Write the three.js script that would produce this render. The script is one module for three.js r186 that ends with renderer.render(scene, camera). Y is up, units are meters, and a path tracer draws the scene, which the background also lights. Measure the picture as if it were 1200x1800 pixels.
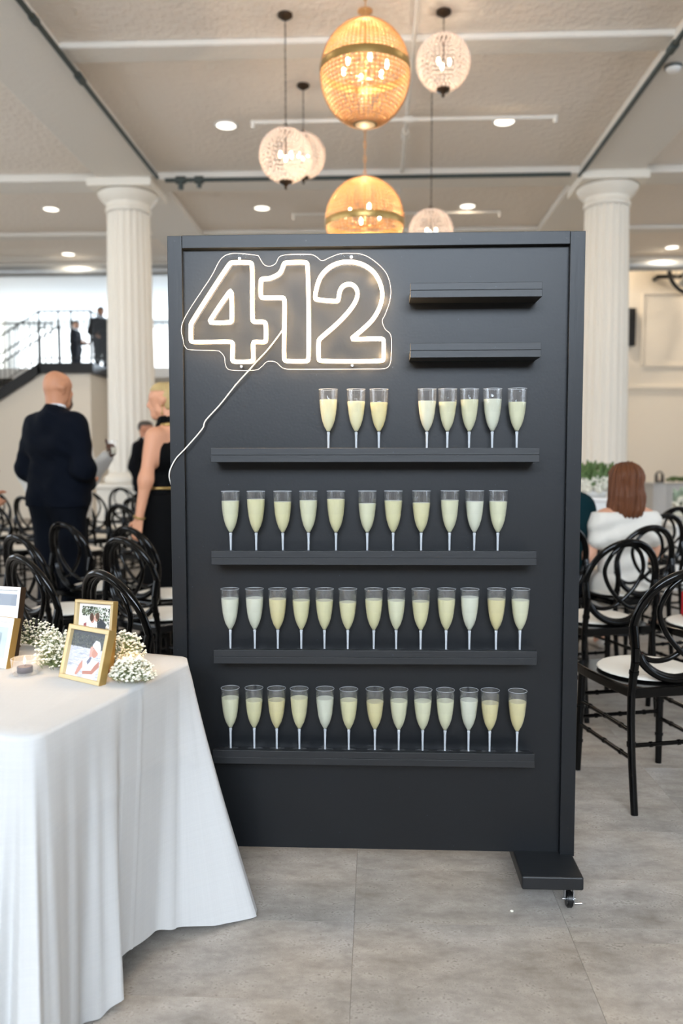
import * as THREE from 'three';
import { RoundedBoxGeometry } from 'three/addons/geometries/RoundedBoxGeometry.js';
import { mergeGeometries } from 'three/addons/utils/BufferGeometryUtils.js';
import { ImprovedNoise } from 'three/addons/math/ImprovedNoise.js';
import { RectAreaLightUniformsLib } from 'three/addons/lights/RectAreaLightUniformsLib.js';

// ---------------------------------------------------------------- camera, sky, large lights, exposure
const scene = new THREE.Scene();
const camera = new THREE.PerspectiveCamera(2 * Math.atan(900 / 1429.28) * 180 / Math.PI, 2 / 3, 0.05, 200);
camera.rotation.order = 'YXZ';
camera.rotation.set(-0.0669, 0.0415, -0.0008);
camera.position.set(0.0046, 1.3205, 2.4219);
camera.focus = 2.44;
camera.userData.fStop = 2.0;
scene.background = new THREE.Color(0.75, 0.87, 1.0);          // bright overcast daylight outside the windows
const renderer = new THREE.WebGLRenderer({ antialias: true });
renderer.toneMapping = THREE.LinearToneMapping;
renderer.toneMappingExposure = 1.48;
renderer.shadowMap.enabled = true;
RectAreaLightUniformsLib.init();
const DAY = new THREE.Color(0.76, 0.89, 1.05), WARM = new THREE.Color(1.0, 0.84, 0.64);
const FRONT_WINDOW = 15.5, SIDE_WINDOW = 2.2, FAR_WINDOW = 6.0, CAN_LIGHT = 140, BULB = 0.25;   // window daylight (nits), recessed cans, chandelier bulbs
function areaLight(color, intensity, w, h, pos, dir) {
  const l = new THREE.RectAreaLight(color, intensity, w, h);
  l.position.set(...pos); scene.add(l);
  l.lookAt(pos[0] + dir[0], pos[1] + dir[1], pos[2] + dir[2]);
  return l;
}
// ---------------------------------------------------------------- helpers
const V = (x, y, z) => new THREE.Vector3(x, y, z);
let seed = 7;
const rnd = () => { seed = (seed * 1664525 + 1013904223) >>> 0; return seed / 4294967296; };
const rr = (a, b) => a + (b - a) * rnd();
const used = new Map();
function numbered(n) { const k = used.get(n) || 0; used.set(n, k + 1); return k ? n + '_' + String(k).padStart(3, '0') : n; }
function shadows(o) { o.traverse((c) => { if (c.isMesh) { c.castShadow = true; c.receiveShadow = true; } }); return o; }
function thing(name, label, category, pos = [0, 0, 0], turn = 0, group) {
  const o = new THREE.Group(); o.name = numbered(name); scene.add(o);
  o.position.set(...pos); o.rotation.y = turn; o.userData = { label, category };
  if (group) o.userData.group = group;
  return o;
}
function struct(name, geo, mat, parent) {
  const o = geo ? new THREE.Mesh(geo, mat) : new THREE.Group();
  o.name = parent ? name : numbered(name); (parent || scene).add(o);
  if (!parent) o.userData.kind = 'structure';
  return o;
}
function part(name, geo, mat, parent, extra) {
  const o = new THREE.Mesh(geo, mat); o.name = name; parent.add(o);
  if (extra) Object.assign(o.userData, extra);
  return o;
}
function holder(name, parent, pos) { const o = new THREE.Group(); o.name = name; parent.add(o); if (pos) o.position.set(...pos); return o; }
function mapUV(g, s = 1) {                         // uv in metres, from the way each face points
  const p = g.attributes.position, n = g.attributes.normal, uv = new Float32Array(p.count * 2);
  for (let i = 0; i < p.count; i++) {
    const ax = Math.abs(n.getX(i)), ay = Math.abs(n.getY(i)), az = Math.abs(n.getZ(i));
    let u, v;
    if (ay >= ax && ay >= az) { u = p.getX(i); v = p.getZ(i); } else if (ax >= az) { u = p.getZ(i); v = p.getY(i); } else { u = p.getX(i); v = p.getY(i); }
    uv[2 * i] = u * s; uv[2 * i + 1] = v * s;
  }
  g.setAttribute('uv', new THREE.BufferAttribute(uv, 2));
  return g;
}
function box(w, h, d, x = 0, y = 0, z = 0, r = 0) {
  const g = r > 0 ? new RoundedBoxGeometry(w, h, d, 2, r) : new THREE.BoxGeometry(w, h, d);
  g.translate(x, y, z);
  return mapUV(g);
}
const flat = (g) => (g.index ? g.toNonIndexed() : g);
const merge = (list) => mergeGeometries(list.map(flat).map((g) => { for (const k of Object.keys(g.attributes)) if (!['position', 'normal', 'uv'].includes(k)) g.deleteAttribute(k); return g; }), false);
function tube(pts, r, seg = 40, rad = 8, closed = false, tension = 0.5) {
  const c = new THREE.CatmullRomCurve3(pts.map((p) => V(...p)), closed, 'catmullrom', tension);
  return new THREE.TubeGeometry(c, seg, r, rad, closed);
}
function rod(a, b, ra, rb = ra, rad = 10) {
  const A = V(...a), B = V(...b), d = B.clone().sub(A), g = new THREE.CylinderGeometry(rb, ra, d.length(), rad);
  g.applyQuaternion(new THREE.Quaternion().setFromUnitVectors(V(0, 1, 0), d.normalize()));
  const m = A.add(B).multiplyScalar(0.5); g.translate(m.x, m.y, m.z);
  return g;
}
function lathe(pts, seg = 28) { return new THREE.LatheGeometry(pts.map((p) => new THREE.Vector2(p[0], p[1])), seg); }
function ball(r, x, y, z, ws = 12, hs = 8, sx = 1, sy = 1, sz = 1) { const g = new THREE.SphereGeometry(r, ws, hs); g.scale(sx, sy, sz); g.translate(x, y, z); return g; }
// ---------------------------------------------------------------- computed textures
const perlin = new ImprovedNoise();
const nz = (x, y, z, P) => {                        // tiles with period P in x and y
  const f = (a, b) => perlin.noise(a, b, z), u = x / P, v = y / P;
  const even = Math.sqrt(((1 - u) ** 2 + u * u) * ((1 - v) ** 2 + v * v));   // keeps the contrast even across the blend
  return ((f(x, y) * (1 - u) + f(x - P, y) * u) * (1 - v) + (f(x, y - P) * (1 - u) + f(x - P, y - P) * u) * v) / even;
};
function tex(n, fn, srgb, repeat) {
  const d = new Uint8Array(n * n * 4);
  for (let y = 0; y < n; y++) for (let x = 0; x < n; x++) {
    const c = fn(x / n, y / n), o = (y * n + x) * 4;
    for (let k = 0; k < 3; k++) d[o + k] = Math.max(0, Math.min(255, (Array.isArray(c) ? c[k] : c) * 255));
    d[o + 3] = 255;
  }
  const t = new THREE.DataTexture(d, n, n, THREE.RGBAFormat);
  t.wrapS = t.wrapT = THREE.RepeatWrapping; t.magFilter = THREE.LinearFilter; t.minFilter = THREE.LinearMipmapLinearFilter; t.generateMipmaps = true;
  if (srgb) t.colorSpace = THREE.SRGBColorSpace;
  if (repeat) t.repeat.set(repeat[0], repeat[1]);
  t.needsUpdate = true;
  return t;
}
const hash = (x, y) => { const s = Math.sin(x * 127.1 + y * 311.7) * 43758.5453; return s - Math.floor(s); };
// concrete-look vinyl: warm grey, streaked along x, dark flecks; 1.2 m square repeat
const floorTex = tex(1024, (u, v) => {
  const a = nz(u * 3, v * 6, 1.3, 3), b = nz(u * 11, v * 22, 4.1, 11), c = nz(u * 80, v * 110, 7.7, 80), d = nz(u * 34, v * 60, 2.2, 34), e = nz(u * 170, v * 190, 5.2, 170);
  let g = 0.60 + a * 0.08 + b * 0.085 + d * 0.045 + c * 0.03;
  g -= Math.max(0, e * 0.8 + c * 0.45 + b * 0.5 + d * 0.35 - 0.33) * 0.24; g += (hash(u * 977, v * 1013) - 0.5) * 0.06;
  const w = nz(u * 4, v * 5, 9.4, 4);
  return [g + 0.018 + w * 0.014, g - 0.010, g - 0.045 - w * 0.018];
}, true, [1 / 1.2, 1 / 1.2]);
const floorBump = tex(512, (u, v) => 0.5 + nz(u * 60, v * 110, 3.1, 60) * 0.4, false, [1 / 1.2, 1 / 1.2]);
// painted pine: fine lengthwise grain and brush strokes, 0.5 m repeat
const woodBump = tex(512, (u, v) => 0.5 + nz(u * 4, v * 70, 5.5, 4) * 0.3 + nz(u * 9, v * 160, 8.5, 9) * 0.25, false, [2, 2]);
const woodBumpV = tex(512, (u, v) => 0.5 + nz(u * 70, v * 4, 5.5, 70) * 0.3 + nz(u * 160, v * 9, 8.5, 160) * 0.25, false, [2, 2]);
// painted panel: roller stipple with sparse pale nicks, 0.8 m repeat
const nicks = (() => { const l = []; for (let i = 0; i < 26; i++) l.push([rnd(), rnd(), rr(0.0006, 0.0018), rr(0.05, 0.25)]); return l; })();
const paintTex = tex(1024, (u, v) => {
  let g = 0.066 + nz(u * 3, v * 3, 2.5, 3) * 0.012 + (hash(u * 731, v * 519) - 0.5) * 0.022;
  for (const [x, y, r, k] of nicks) { const d = Math.hypot(u - x, v - y); if (d < r) g += k; }
  return [g * 0.82, g * 1.0, g * 1.22];
}, true, [1 / 0.8, 1 / 0.8]);
const paintBump = tex(512, (u, v) => 0.5 + nz(u * 110, v * 110, 6.1, 110) * 0.35 + nz(u * 40, v * 40, 1.1, 40) * 0.2, false, [1 / 0.8, 1 / 0.8]);
const stucco = tex(512, (u, v) => 0.5 + nz(u * 24, v * 24, 1.9, 24) * 0.35 + nz(u * 60, v * 60, 3.3, 60) * 0.3, false, [1 / 2, 1 / 2]);
const weave = tex(256, (u, v) => 0.5 + 0.22 * Math.sin(u * Math.PI * 2 * 64) + 0.22 * Math.sin(v * Math.PI * 2 * 64) + (hash(u * 613, v * 411) - 0.5) * 0.3, false, [9, 9]);
const clothTone = tex(256, (u, v) => { const g = 0.775 + (hash(Math.floor(u * 256) * 0.37, 3) - 0.5) * 0.012 + (hash(5, Math.floor(v * 256) * 0.71) - 0.5) * 0.012; return [g, g, g * 0.995]; }, true, [4, 4]);
const suitTex = tex(256, (u, v) => 0.5 + (hash(u * 511, v * 389) - 0.5) * 0.9, false, [8, 8]);
const hairBump = tex(256, (u, v) => 0.5 + nz(u * 40, v * 3, 2.9, 40) * 0.8, false, [6, 2]);
const fluteBump = tex(256, (u, v) => 0.5 + nz(u * 22, v * 2, 4.4, 22) * 0.6 + nz(u * 60, v * 7, 1.4, 60) * 0.25);
const S = (o) => new THREE.MeshStandardMaterial(o), PM = (o) => new THREE.MeshPhysicalMaterial(o);
const M = {
  floor: S({ map: floorTex, bumpMap: floorBump, bumpScale: 0.0004, roughness: 0.62 }),
  slab: S({ color: 0x7d746b, roughness: 0.9 }),
  panel: PM({ map: paintTex, bumpMap: paintBump, bumpScale: 0.0002, roughness: 0.42, ior: 1.43 }),
  frame: PM({ map: paintTex, bumpMap: woodBumpV, bumpScale: 0.0002, roughness: 0.42, ior: 1.43 }),
  rail: PM({ map: paintTex, bumpMap: woodBump, bumpScale: 0.0002, roughness: 0.42, ior: 1.43 }),
  shelf: PM({ map: paintTex, bumpMap: woodBump, bumpScale: 0.0002, roughness: 0.48, ior: 1.55 }),
  acrylic: PM({ color: 0xfafafa, transmission: 1, thickness: 0, roughness: 0.03, ior: 1.49 }),
  acrylicEdge: PM({ color: 0xffffff, transmission: 0.55, thickness: 0, roughness: 0.5, ior: 1.49 }),
  neon: S({ color: 0xffffff, emissive: new THREE.Color(1.0, 0.74, 0.44), emissiveIntensity: 3.6, roughness: 0.5 }),
  steel: S({ color: 0xc9ccd0, metalness: 1, roughness: 0.25 }),
  rubber: S({ color: 0x0a0a0b, roughness: 0.35 }),
  cord: S({ color: 0xe6e4de, roughness: 0.45 }),
  flute: PM({ color: 0xffffff, transmission: 0.985, thickness: 0, roughness: 0.05, ior: 1.5, bumpMap: fluteBump, bumpScale: 0.0012 }),
  fluteStem: PM({ color: 0xf2f6fa, transmission: 0.6, thickness: 0, roughness: 0.22, ior: 1.5 }),
  cloth: S({ map: clothTone, bumpMap: weave, bumpScale: 0.0002, roughness: 0.92, side: THREE.DoubleSide }),
  gold: S({ color: 0xb3945a, metalness: 0.7, roughness: 0.35 }),
  paleGold: S({ color: 0xcdb78a, metalness: 0.3, roughness: 0.42 }),
  white: S({ color: 0xf1efeb, roughness: 0.5 }),
  matBoard: S({ color: 0xece9e4, roughness: 0.8 }),
  glassPane: PM({ color: 0xffffff, transmission: 1, thickness: 0, roughness: 0.02, ior: 1.5 }),
  kraft: S({ color: 0x8a5a34, roughness: 0.8 }),
  petal: PM({ color: 0xf4f1e2, roughness: 0.85, transmission: 0.2, thickness: 0 }),
  stemGreen: S({ color: 0x7d8a5a, roughness: 0.8 }),
  leaf: S({ color: 0x57703c, roughness: 0.65, side: THREE.DoubleSide }),
  sage: S({ color: 0x9fb09a, roughness: 0.75, side: THREE.DoubleSide }),
  waxDark: S({ color: 0x3a3340, roughness: 0.6 }),
  waxPale: S({ color: 0xe9d3bd, roughness: 0.6 }),
  flame: S({ color: 0xffffff, emissive: new THREE.Color(1.0, 0.62, 0.25), emissiveIntensity: 7 }),
  votive: PM({ color: 0xffffff, transmission: 0.92, thickness: 0, roughness: 0.08, ior: 1.5 }),
  resin: PM({ color: 0x040404, roughness: 0.1, ior: 1.42, specularIntensity: 0.7 }),
  ivory: S({ color: 0xe6e0d4, roughness: 0.85 }),
  ceiling: S({ color: 0xf0e5d8, bumpMap: stucco, bumpScale: 0.012, roughness: 0.95 }),
  trimWhite: S({ color: 0xe6dfd4, bumpMap: stucco, bumpScale: 0.003, roughness: 0.8 }),
  wall: S({ color: 0xf0e6d6, bumpMap: stucco, bumpScale: 0.002, roughness: 0.9 }),
  wainscot: S({ color: 0x6a5848, roughness: 0.8 }),
  farWhite: S({ color: 0xe4e4e2, roughness: 0.9 }),
  column: S({ color: 0xece4d6, roughness: 0.6 }),
  pipeDark: S({ color: 0x39403c, roughness: 0.6 }),
  pipeWhite: S({ color: 0xe5ded3, roughness: 0.6 }),
  duct: S({ color: 0xb9bdbf, metalness: 0.7, roughness: 0.42 }),
  black: S({ color: 0x0d0c0d, roughness: 0.5 }),
  iron: S({ color: 0x15181a, roughness: 0.5 }),
  bronze: S({ color: 0x3c2c1c, metalness: 0.5, roughness: 0.5 }),
  goldWire: S({ color: 0xd8a56c, metalness: 0.45, roughness: 0.45 }),
  crystal: PM({ color: 0xfff4ea, transmission: 0.55, thickness: 0, roughness: 0.45 }),
  bulb: S({ color: 0xffffff, emissive: new THREE.Color(1.0, 0.84, 0.6), emissiveIntensity: 9 }),
  lens: S({ color: 0xffffff, emissive: new THREE.Color(1.0, 0.9, 0.74), emissiveIntensity: 2.2 }),
  pane: S({ color: 0xffffff, emissive: new THREE.Color(0.92, 0.97, 1.0), emissiveIntensity: 1.0, roughness: 0.2 }),
};
for (const k of ['neon', 'flame', 'bulb', 'lens', 'pane']) M[k].name = k + ' light';
// ---------------------------------------------------------------- the room
const CEIL = 5.5;
{
  const floor = struct('floor');
  const slab = box(23, 0.2, 31, 0, -0.103, -7.2); part('slab', slab, M.slab, floor);
  // 0.6 m vinyl tiles, laid out where they can be told apart; the sheet carries on beyond
  const variants = [0, 1, 2, 3, 4, 5, 6].map((k) => {
    const g = new THREE.BoxGeometry(0.6001, 0.003, 0.6021); mapUV(g);
    const uv = g.attributes.uv; for (let i = 0; i < uv.count; i++) uv.setXY(i, uv.getX(i) + k * 0.371, uv.getY(i) + k * 0.233);
    return g;
  });
  let n = 0;
  for (let i = -6; i <= 5; i++) for (let j = -6; j <= 4; j++) {
    const t = part('tile', variants[(i * 5 + j * 3 + 77) % 7], M.floor, floor);
    t.position.set(0.2475 + 0.601 * i, -0.0015, -0.111 + 0.603 * j); n++;
  }
  const x0 = 0.2475 - 6 * 0.601 - 0.3005, x1 = 0.2475 + 5 * 0.601 + 0.3005, z0 = -0.111 - 6 * 0.603 - 0.3015, z1 = -0.111 + 4 * 0.603 + 0.3015;
  const Y = -0.0015, T = 0.003;
  part('floor_surface', merge([
    box(x0 + 11.5, T, 31, (x0 - 11.5) / 2, Y, -7.2), box(11.5 - x1, T, 31, (x1 + 11.5) / 2, Y, -7.2),
    box(x1 - x0, T, z0 + 22.7, (x0 + x1) / 2, Y, (z0 - 22.7) / 2), box(x1 - x0, T, 8.3 - z1, (x0 + x1) / 2, Y, (z1 + 8.3) / 2)]), M.floor, floor);
}
struct('ceiling', box(23, 0.3, 24.0, 0, CEIL + 0.15, -3.7), M.ceiling);
struct('ceiling_gallery', box(12.1, 0.3, 7.2, -5.45, CEIL + 0.15, -19.2), M.farWhite);
struct('ceiling_end', merge([box(11.2, 0.3, 7.2, 6.05, 6.55, -19.0), box(11.2, 0.9, 0.2, 6.05, 6.05, -15.5), box(0.2, 1.2, 7.0, 0.5, 6.0, -19.0)]), M.farWhite);
// downstand beams: two long ones over the columns, cross beams at the column rows, slim ribs between
const BEAM = 5.38;
const beam = (name, w, d, x, z, h = CEIL - BEAM) => struct(name, box(w, h, d, x, CEIL - h / 2, z, 0.02), M.trimWhite);
for (const x of [-3.62, 3.36]) beam('ceiling_beam', 0.88, 22.2, x, -4.1);
for (const z of [-2.4, 4.8]) beam('ceiling_beam', 23, 0.6, 0, z, 0.115);
beam('ceiling_beam', 23, 0.55, 0, -9.95, 0.115);
for (const z of [-6.09, -12.9, 1.2]) beam('ceiling_rib', 23, 0.32, 0, z, 0.07);
beam('ceiling_beam', 23, 0.5, 0, -15.35, 0.14);
// columns with fluted shafts
function fluted(r0, r1, h, n = 20, rows = 10) {
  const per = 6, N = n * per, pos = [], idx = [];
  for (let j = 0; j <= rows; j++) {
    const t = j / rows, R = r0 + (r1 - r0) * Math.pow(t, 1.5);
    for (let i = 0; i < N; i++) { const f = (i % per) / per, a = i / N * Math.PI * 2, r = R * (1 - 0.075 * Math.sin(f * Math.PI)); pos.push(Math.cos(a) * r, t * h, Math.sin(a) * r); }
  }
  for (let j = 0; j < rows; j++) for (let i = 0; i < N; i++) { const a = j * N + i, b = j * N + (i + 1) % N; idx.push(a, a + N, b, b, a + N, b + N); }
  const g = new THREE.BufferGeometry(); g.setAttribute('position', new THREE.Float32BufferAttribute(pos, 3)); g.setIndex(idx); g.computeVertexNormals();
  g.setAttribute('uv', new THREE.Float32BufferAttribute(new Float32Array(pos.length / 3 * 2), 2));
  return g;
}
const shaftGeo = fluted(0.36, 0.315, 3.88);
const capGeo = lathe([[0.315, 0], [0.335, 0.02], [0.335, 0.06], [0.318, 0.07], [0.318, 0.13], [0.345, 0.14], [0.40, 0.20], [0.44, 0.26], [0.445, 0.29], [0.0, 0.29]], 40);
const baseGeo = lathe([[0, 0.16], [0.36, 0.16], [0.38, 0.13], [0.42, 0.10], [0.44, 0.06], [0.42, 0.02], [0.42, 0], [0, 0]], 40);
let colN = 0;
for (const [x, z] of [[-3.72, -9.97], [3.40, -9.97], [-3.7, 4.6], [3.4, 4.6]]) {
  const c = struct('column'); c.position.set(x, 0, z);
  part('pedestal', merge([box(0.86, 0.86, 0.86, 0, 0.43, 0, 0.01), box(0.94, 0.07, 0.94, 0, 0.895, 0, 0.015), box(0.94, 0.14, 0.94, 0, 0.07, 0, 0.015)]), M.column, c);
  const b = part('base', baseGeo, M.column, c); b.position.y = 0.93;
  const s = part('shaft', shaftGeo, M.column, c); s.position.y = 1.09;
  const k = part('capital', capGeo, M.column, c); k.position.y = 4.97;
  part('abacus', box(0.94, 0.12, 0.94, 0, 5.32, 0, 0.008), M.column, c); colN++;
}
// front wall behind the camera: three tall windows that light the display wall
function windowWall(name, at, turn, W, wins, sill, head, depth, light, wallMat, H = CEIL) {   // local +z looks into the room
  const parts = []; let x = -W / 2;
  for (const [cx, w] of wins) { parts.push(box(cx - w / 2 - x, H, depth, (x + cx - w / 2) / 2, H / 2, 0)); x = cx + w / 2; parts.push(box(w, sill, depth, cx, sill / 2, 0), box(w, H - head, depth, cx, (H + head) / 2, 0)); }
  parts.push(box(W / 2 - x, H, depth, (x + W / 2) / 2, H / 2, 0));
  const wl = struct(name, merge(parts), wallMat); wl.position.set(...at); wl.rotation.y = turn;
  const c = Math.cos(turn), s = Math.sin(turn), to = (lx, ly, lz) => [at[0] + lx * c + lz * s, at[1] + ly, at[2] - lx * s + lz * c];
  wins.forEach(([cx, w]) => {
    const g = struct('window'); g.position.set(...to(cx, 0, 0)); g.rotation.y = turn; const h = head - sill, t = 0.06;
    part('window_frame', merge([box(t, h, 0.12, -w / 2 + t / 2, sill + h / 2, 0), box(t, h, 0.12, w / 2 - t / 2, sill + h / 2, 0), box(w, t, 0.12, 0, sill + t / 2, 0), box(w, t, 0.12, 0, head - t / 2, 0)]), M.white, g);
    const nx = Math.max(2, Math.round(w / 1.0)), ny = Math.max(1, Math.round(h / 1.6));
    for (let i = 1; i < nx; i++) part('mullion', box(0.05, h - 2 * t, 0.1, -w / 2 + i * w / nx, sill + h / 2, 0), M.white, g);
    for (let j = 1; j < ny; j++) part('transom', box(w - 2 * t, 0.05, 0.09, 0, sill + j * h / ny, 0), M.white, g);
    for (let i = 0; i < nx; i++) for (let j = 0; j < ny; j++) part('window_pane', box(w / nx - 0.06, h / ny - 0.06, 0.012, -w / 2 + (i + 0.5) * w / nx, sill + (j + 0.5) * h / ny, -0.02), M.pane, g);
    if (light) areaLight(DAY, light, w - 0.1, h - 0.1, to(cx, sill + h / 2, depth / 2 + 0.02), [s, 0, c]);
  });
}
windowWall('wall_front', [0, 0, 8.15], Math.PI, 23, [[-1.6, 3.1], [1.6, 3.1]], 3.2, 5.35, 0.3, FRONT_WINDOW, M.wainscot);
windowWall('wall_left', [-11.4, 0, -7.2], Math.PI / 2, 31, [[-12, 3.4], [-6.5, 3.4], [-1, 3.4]], 0.9, 4.9, 0.25, SIDE_WINDOW, M.wall);
windowWall('wall_right', [11.4, 0, -7.2], -Math.PI / 2, 31, [[12, 3.4], [6.5, 3.4], [1, 3.4]], 0.9, 4.9, 0.25, SIDE_WINDOW, M.wall, 6.6);
windowWall('wall_back', [0, 0, -22.4], 0, 23, [[-9.2, 3.6], [-5.0, 4.0], [-0.6, 4.0]], 3.72, 5.3, 0.3, FAR_WINDOW, M.farWhite);
// far end: the gallery on the left, a panelled wall on the right
struct('gallery_floor', merge([box(12.5, 0.22, 6.2, -5.2, 3.25, -19.1)]), M.farWhite);
{ const sh = new THREE.Shape([[-11.27, 0], [-6.15, 0], [-6.15, 3.13], [-7.2, 3.13], [-11.27, 0.62]].map((p) => new THREE.Vector2(...p))), g = new THREE.ExtrudeGeometry(sh, { depth: 0.14, bevelEnabled: false }); g.translate(0, 0, -15.2);
  struct('wall_gallery', merge([mapUV(g), box(0.16, 3.13, 2.1, -6.24, 1.565, -16.26), box(5.7, 3.14, 0.2, -3.35, 1.57, -17.4)]), M.wall); }
{
  const w = struct('wall_right_end');
  part('wall_face', box(11.2, 6.5, 0.2, 5.85, 3.25, -17.1), M.wall, w);
  part('return_wall', box(0.2, 5.5, 5.2, 0.35, 2.75, -19.7), M.farWhite, w);
  for (const [x, y, ww, hh] of [[7.3, 4.28, 2.2, 1.65], [9.7, 4.28, 2.0, 1.65], [4.4, 4.28, 2.4, 1.65]])
    part('panel_moulding', merge([box(ww, 0.05, 0.04, x, y + hh / 2, -16.98), box(ww, 0.05, 0.04, x, y - hh / 2, -16.98), box(0.05, hh, 0.04, x - ww / 2, y, -16.98), box(0.05, hh, 0.04, x + ww / 2, y, -16.98)]), M.wall, w);
  part('chair_rail', box(11.2, 0.09, 0.06, 5.85, 2.95, -16.98, 0.01), M.wall, w);
  part('baseboard', box(11.2, 0.2, 0.05, 5.85, 0.1, -16.98), M.wall, w);
}
{ const o = thing('wall_speaker', 'narrow dark grey speaker box high on the panelled wall just past the fluted column', 'speaker', [5.93, 4.33, -16.94]);
  part('cabinet', box(0.17, 0.86, 0.14, 0, 0, 0, 0.02), M.iron, o); part('grille', box(0.13, 0.8, 0.02, 0, 0, 0.075, 0.008), M.black, o); }
{ const o = thing('wall_fan', 'large round wall fan with dark rim and grey cage beside the fluted column', 'fan', [7.13, 5.53, -16.4]); o.scale.setScalar(1.65);
  const rim = new THREE.TorusGeometry(0.34, 0.03, 10, 40); part('rim', rim, M.iron, o);
  const cage = []; for (let i = 1; i < 5; i++) { const g = new THREE.TorusGeometry(i * 0.066, 0.005, 6, 28); g.translate(0, 0, 0.08 * (1 - (i / 5) ** 2)); cage.push(g); }
  for (let i = 0; i < 16; i++) { const a = i * Math.PI / 8; cage.push(rod([0, 0, 0.09], [Math.cos(a) * 0.33, Math.sin(a) * 0.33, 0.02], 0.005, 0.005, 5)); }
  part('cage', merge(cage), M.duct, o);
  for (let i = 0; i < 5; i++) { const b = box(0.11, 0.26, 0.012, 0, 0.16, 0, 0.005); b.rotateY(0.4); b.rotateZ(i * Math.PI * 0.4); part('blade', b, M.duct, o); }
  part('motor', merge([rod([0, 0, -0.16], [0, 0, 0.06], 0.08, 0.07, 16)]), M.iron, o);
  part('bracket', merge([rod([-0.42, -0.06, -0.2], [-0.1, -0.06, -0.2], 0.03), rod([-0.12, -0.06, -0.2], [0, 0, -0.14], 0.03), rod([-0.42, -0.06, -0.2], [-0.42, -0.06, -0.36], 0.03)]), M.iron, o); }
// pipes and ducts under the ceiling
function pipe(name, label, pts, r, mat, fit) {
  const o = thing(name, label, name.includes('duct') ? 'duct' : 'pipe');
  part('run', merge(pts.slice(1).map((p, i) => rod(pts[i], p, r, r, 12)).concat(pts.slice(1, -1).map((p) => ball(r * 1.25, ...p)))), mat, o);
  if (fit) for (const [a, b, k] of fit) part('fitting', rod(a, b, k, k, 12), mat, o);
  return o;
}
pipe('ceiling_pipe', 'dark green iron pipe along the ceiling beam over the two white columns', [[-3.06, 5.35, -9.6], [2.78, 5.35, -9.6]], 0.03, M.pipeDark, [[[-2.9, 5.35, -9.6], [-2.76, 5.35, -9.6], 0.055], [[-2.62, 5.35, -9.6], [-2.5, 5.35, -9.6], 0.055], [[-2.83, 5.22, -9.6], [-2.83, 5.35, -9.6], 0.04], [[-2.56, 5.24, -9.6], [-2.56, 5.35, -9.6], 0.035]]);
pipe('ceiling_pipe', 'dark pipe running along the beam toward the fluted column beside the stair', [[-3.15, 5.36, 5], [-3.15, 5.36, -9.5]], 0.028, M.pipeDark, [[[-3.15, 5.36, -6.5], [-3.15, 5.36, -6.35], 0.045], [[-3.15, 5.36, -5.3], [-3.15, 5.36, -5.2], 0.04]]);
pipe('ceiling_pipe', 'dark pipe running along the beam toward the fluted column beside the panelled wall', [[2.93, 5.36, 5], [2.93, 5.36, -9.7]], 0.028, M.pipeDark, [[[2.93, 5.36, -6.1], [2.93, 5.36, -5.95], 0.045]]);
pipe('sprinkler_pipe', 'white sprinkler pipe with drooping end nozzles crossing behind the gold globes', [[-1.48, 5.30, -7.66], [-1.48, 5.37, -7.66], [2.14, 5.37, -7.66], [2.14, 5.30, -7.66]], 0.024, M.pipeWhite, [[[0.33, 5.37, -7.66], [0.45, 5.37, -7.66], 0.04]]);
pipe('sprinkler_pipe', 'white sprinkler pipe between the two columns, low behind the display wall top', [[-1.4, 5.38, -11.75], [-1.4, 5.47, -11.75], [2.1, 5.47, -11.75], [2.1, 5.38, -11.75]], 0.022, M.pipeWhite);
pipe('conduit', 'thin white conduit running lengthwise along the ceiling beside the gold globes', [[0.38, 5.445, 0], [0.38, 5.445, -10.6]], 0.022, M.pipeWhite, [[[0.38, 5.445, -8.4], [0.38, 5.445, -8.2], 0.05]]);
pipe('duct', 'long round galvanised duct across the hall beyond the columns', [[-11.2, 5.24, -14.75], [11.2, 5.24, -14.75]], 0.115, M.duct, [-9, -5.5, -2, 1.5, 5, 8.5].map((x) => [[x, 5.24, -14.75], [x + 0.05, 5.24, -14.75], 0.125]));
{ const o = thing('smoke_alarm', 'small pale smoke alarm on the beam at the right ceiling edge', 'alarm', [3.09, 5.38, -6.45]);
  part('housing', lathe([[0, -0.06], [0.06, -0.06], [0.085, -0.02], [0.085, 0], [0, 0]]), M.white, o); part('band', lathe([[0.08, -0.03], [0.088, -0.025], [0.088, -0.01], [0.08, -0.008]]), M.pipeDark, o); }
// recessed ceiling lights
const cans = [[-1.88, -8.05, 'recessed ceiling light left of the gold globes, before the columns'], [1.60, -8.08, 'recessed ceiling light right of the gold globes by the sprinkler pipe'],
  [-1.9, -11.45, 'recessed ceiling light beyond the crystal globes, right of the fluted column by the stair'], [1.53, -11.5, 'recessed ceiling light above the lowest crystal globe, beyond the columns'],
  [-5.45, -11.35, 'recessed ceiling light left of the fluted column by the stair'], [-6.3, -14.35, 'recessed ceiling light close above the round duct, over the stair'], [5.9, -14.35, 'recessed ceiling light close above the round duct, over the panelled wall'],
  [5.4, -11.4, 'recessed ceiling light right of the column by the panelled wall'], [-1.88, -4.6, 'recessed ceiling light over the chairs behind the display wall'], [1.6, -4.6, 'recessed ceiling light over the seated guests'], [-5.4, -8, 'recessed ceiling light over the standing guests'], [5.4, -8, 'recessed ceiling light over the flower plinths'], [-5.4, -4.6, 'recessed ceiling light toward the wall beside the photo table'], [5.4, -4.6, 'recessed ceiling light toward the wall beside the seated guests'], [-1.88, -0.6, 'recessed ceiling light over the photo table'], [1.6, -0.6, 'recessed ceiling light over the display wall'], [1.6, 2.6, 'recessed ceiling light over the open floor before the display wall'], [-1.88, 2.6, 'recessed ceiling light over the open floor before the photo table']];
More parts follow.
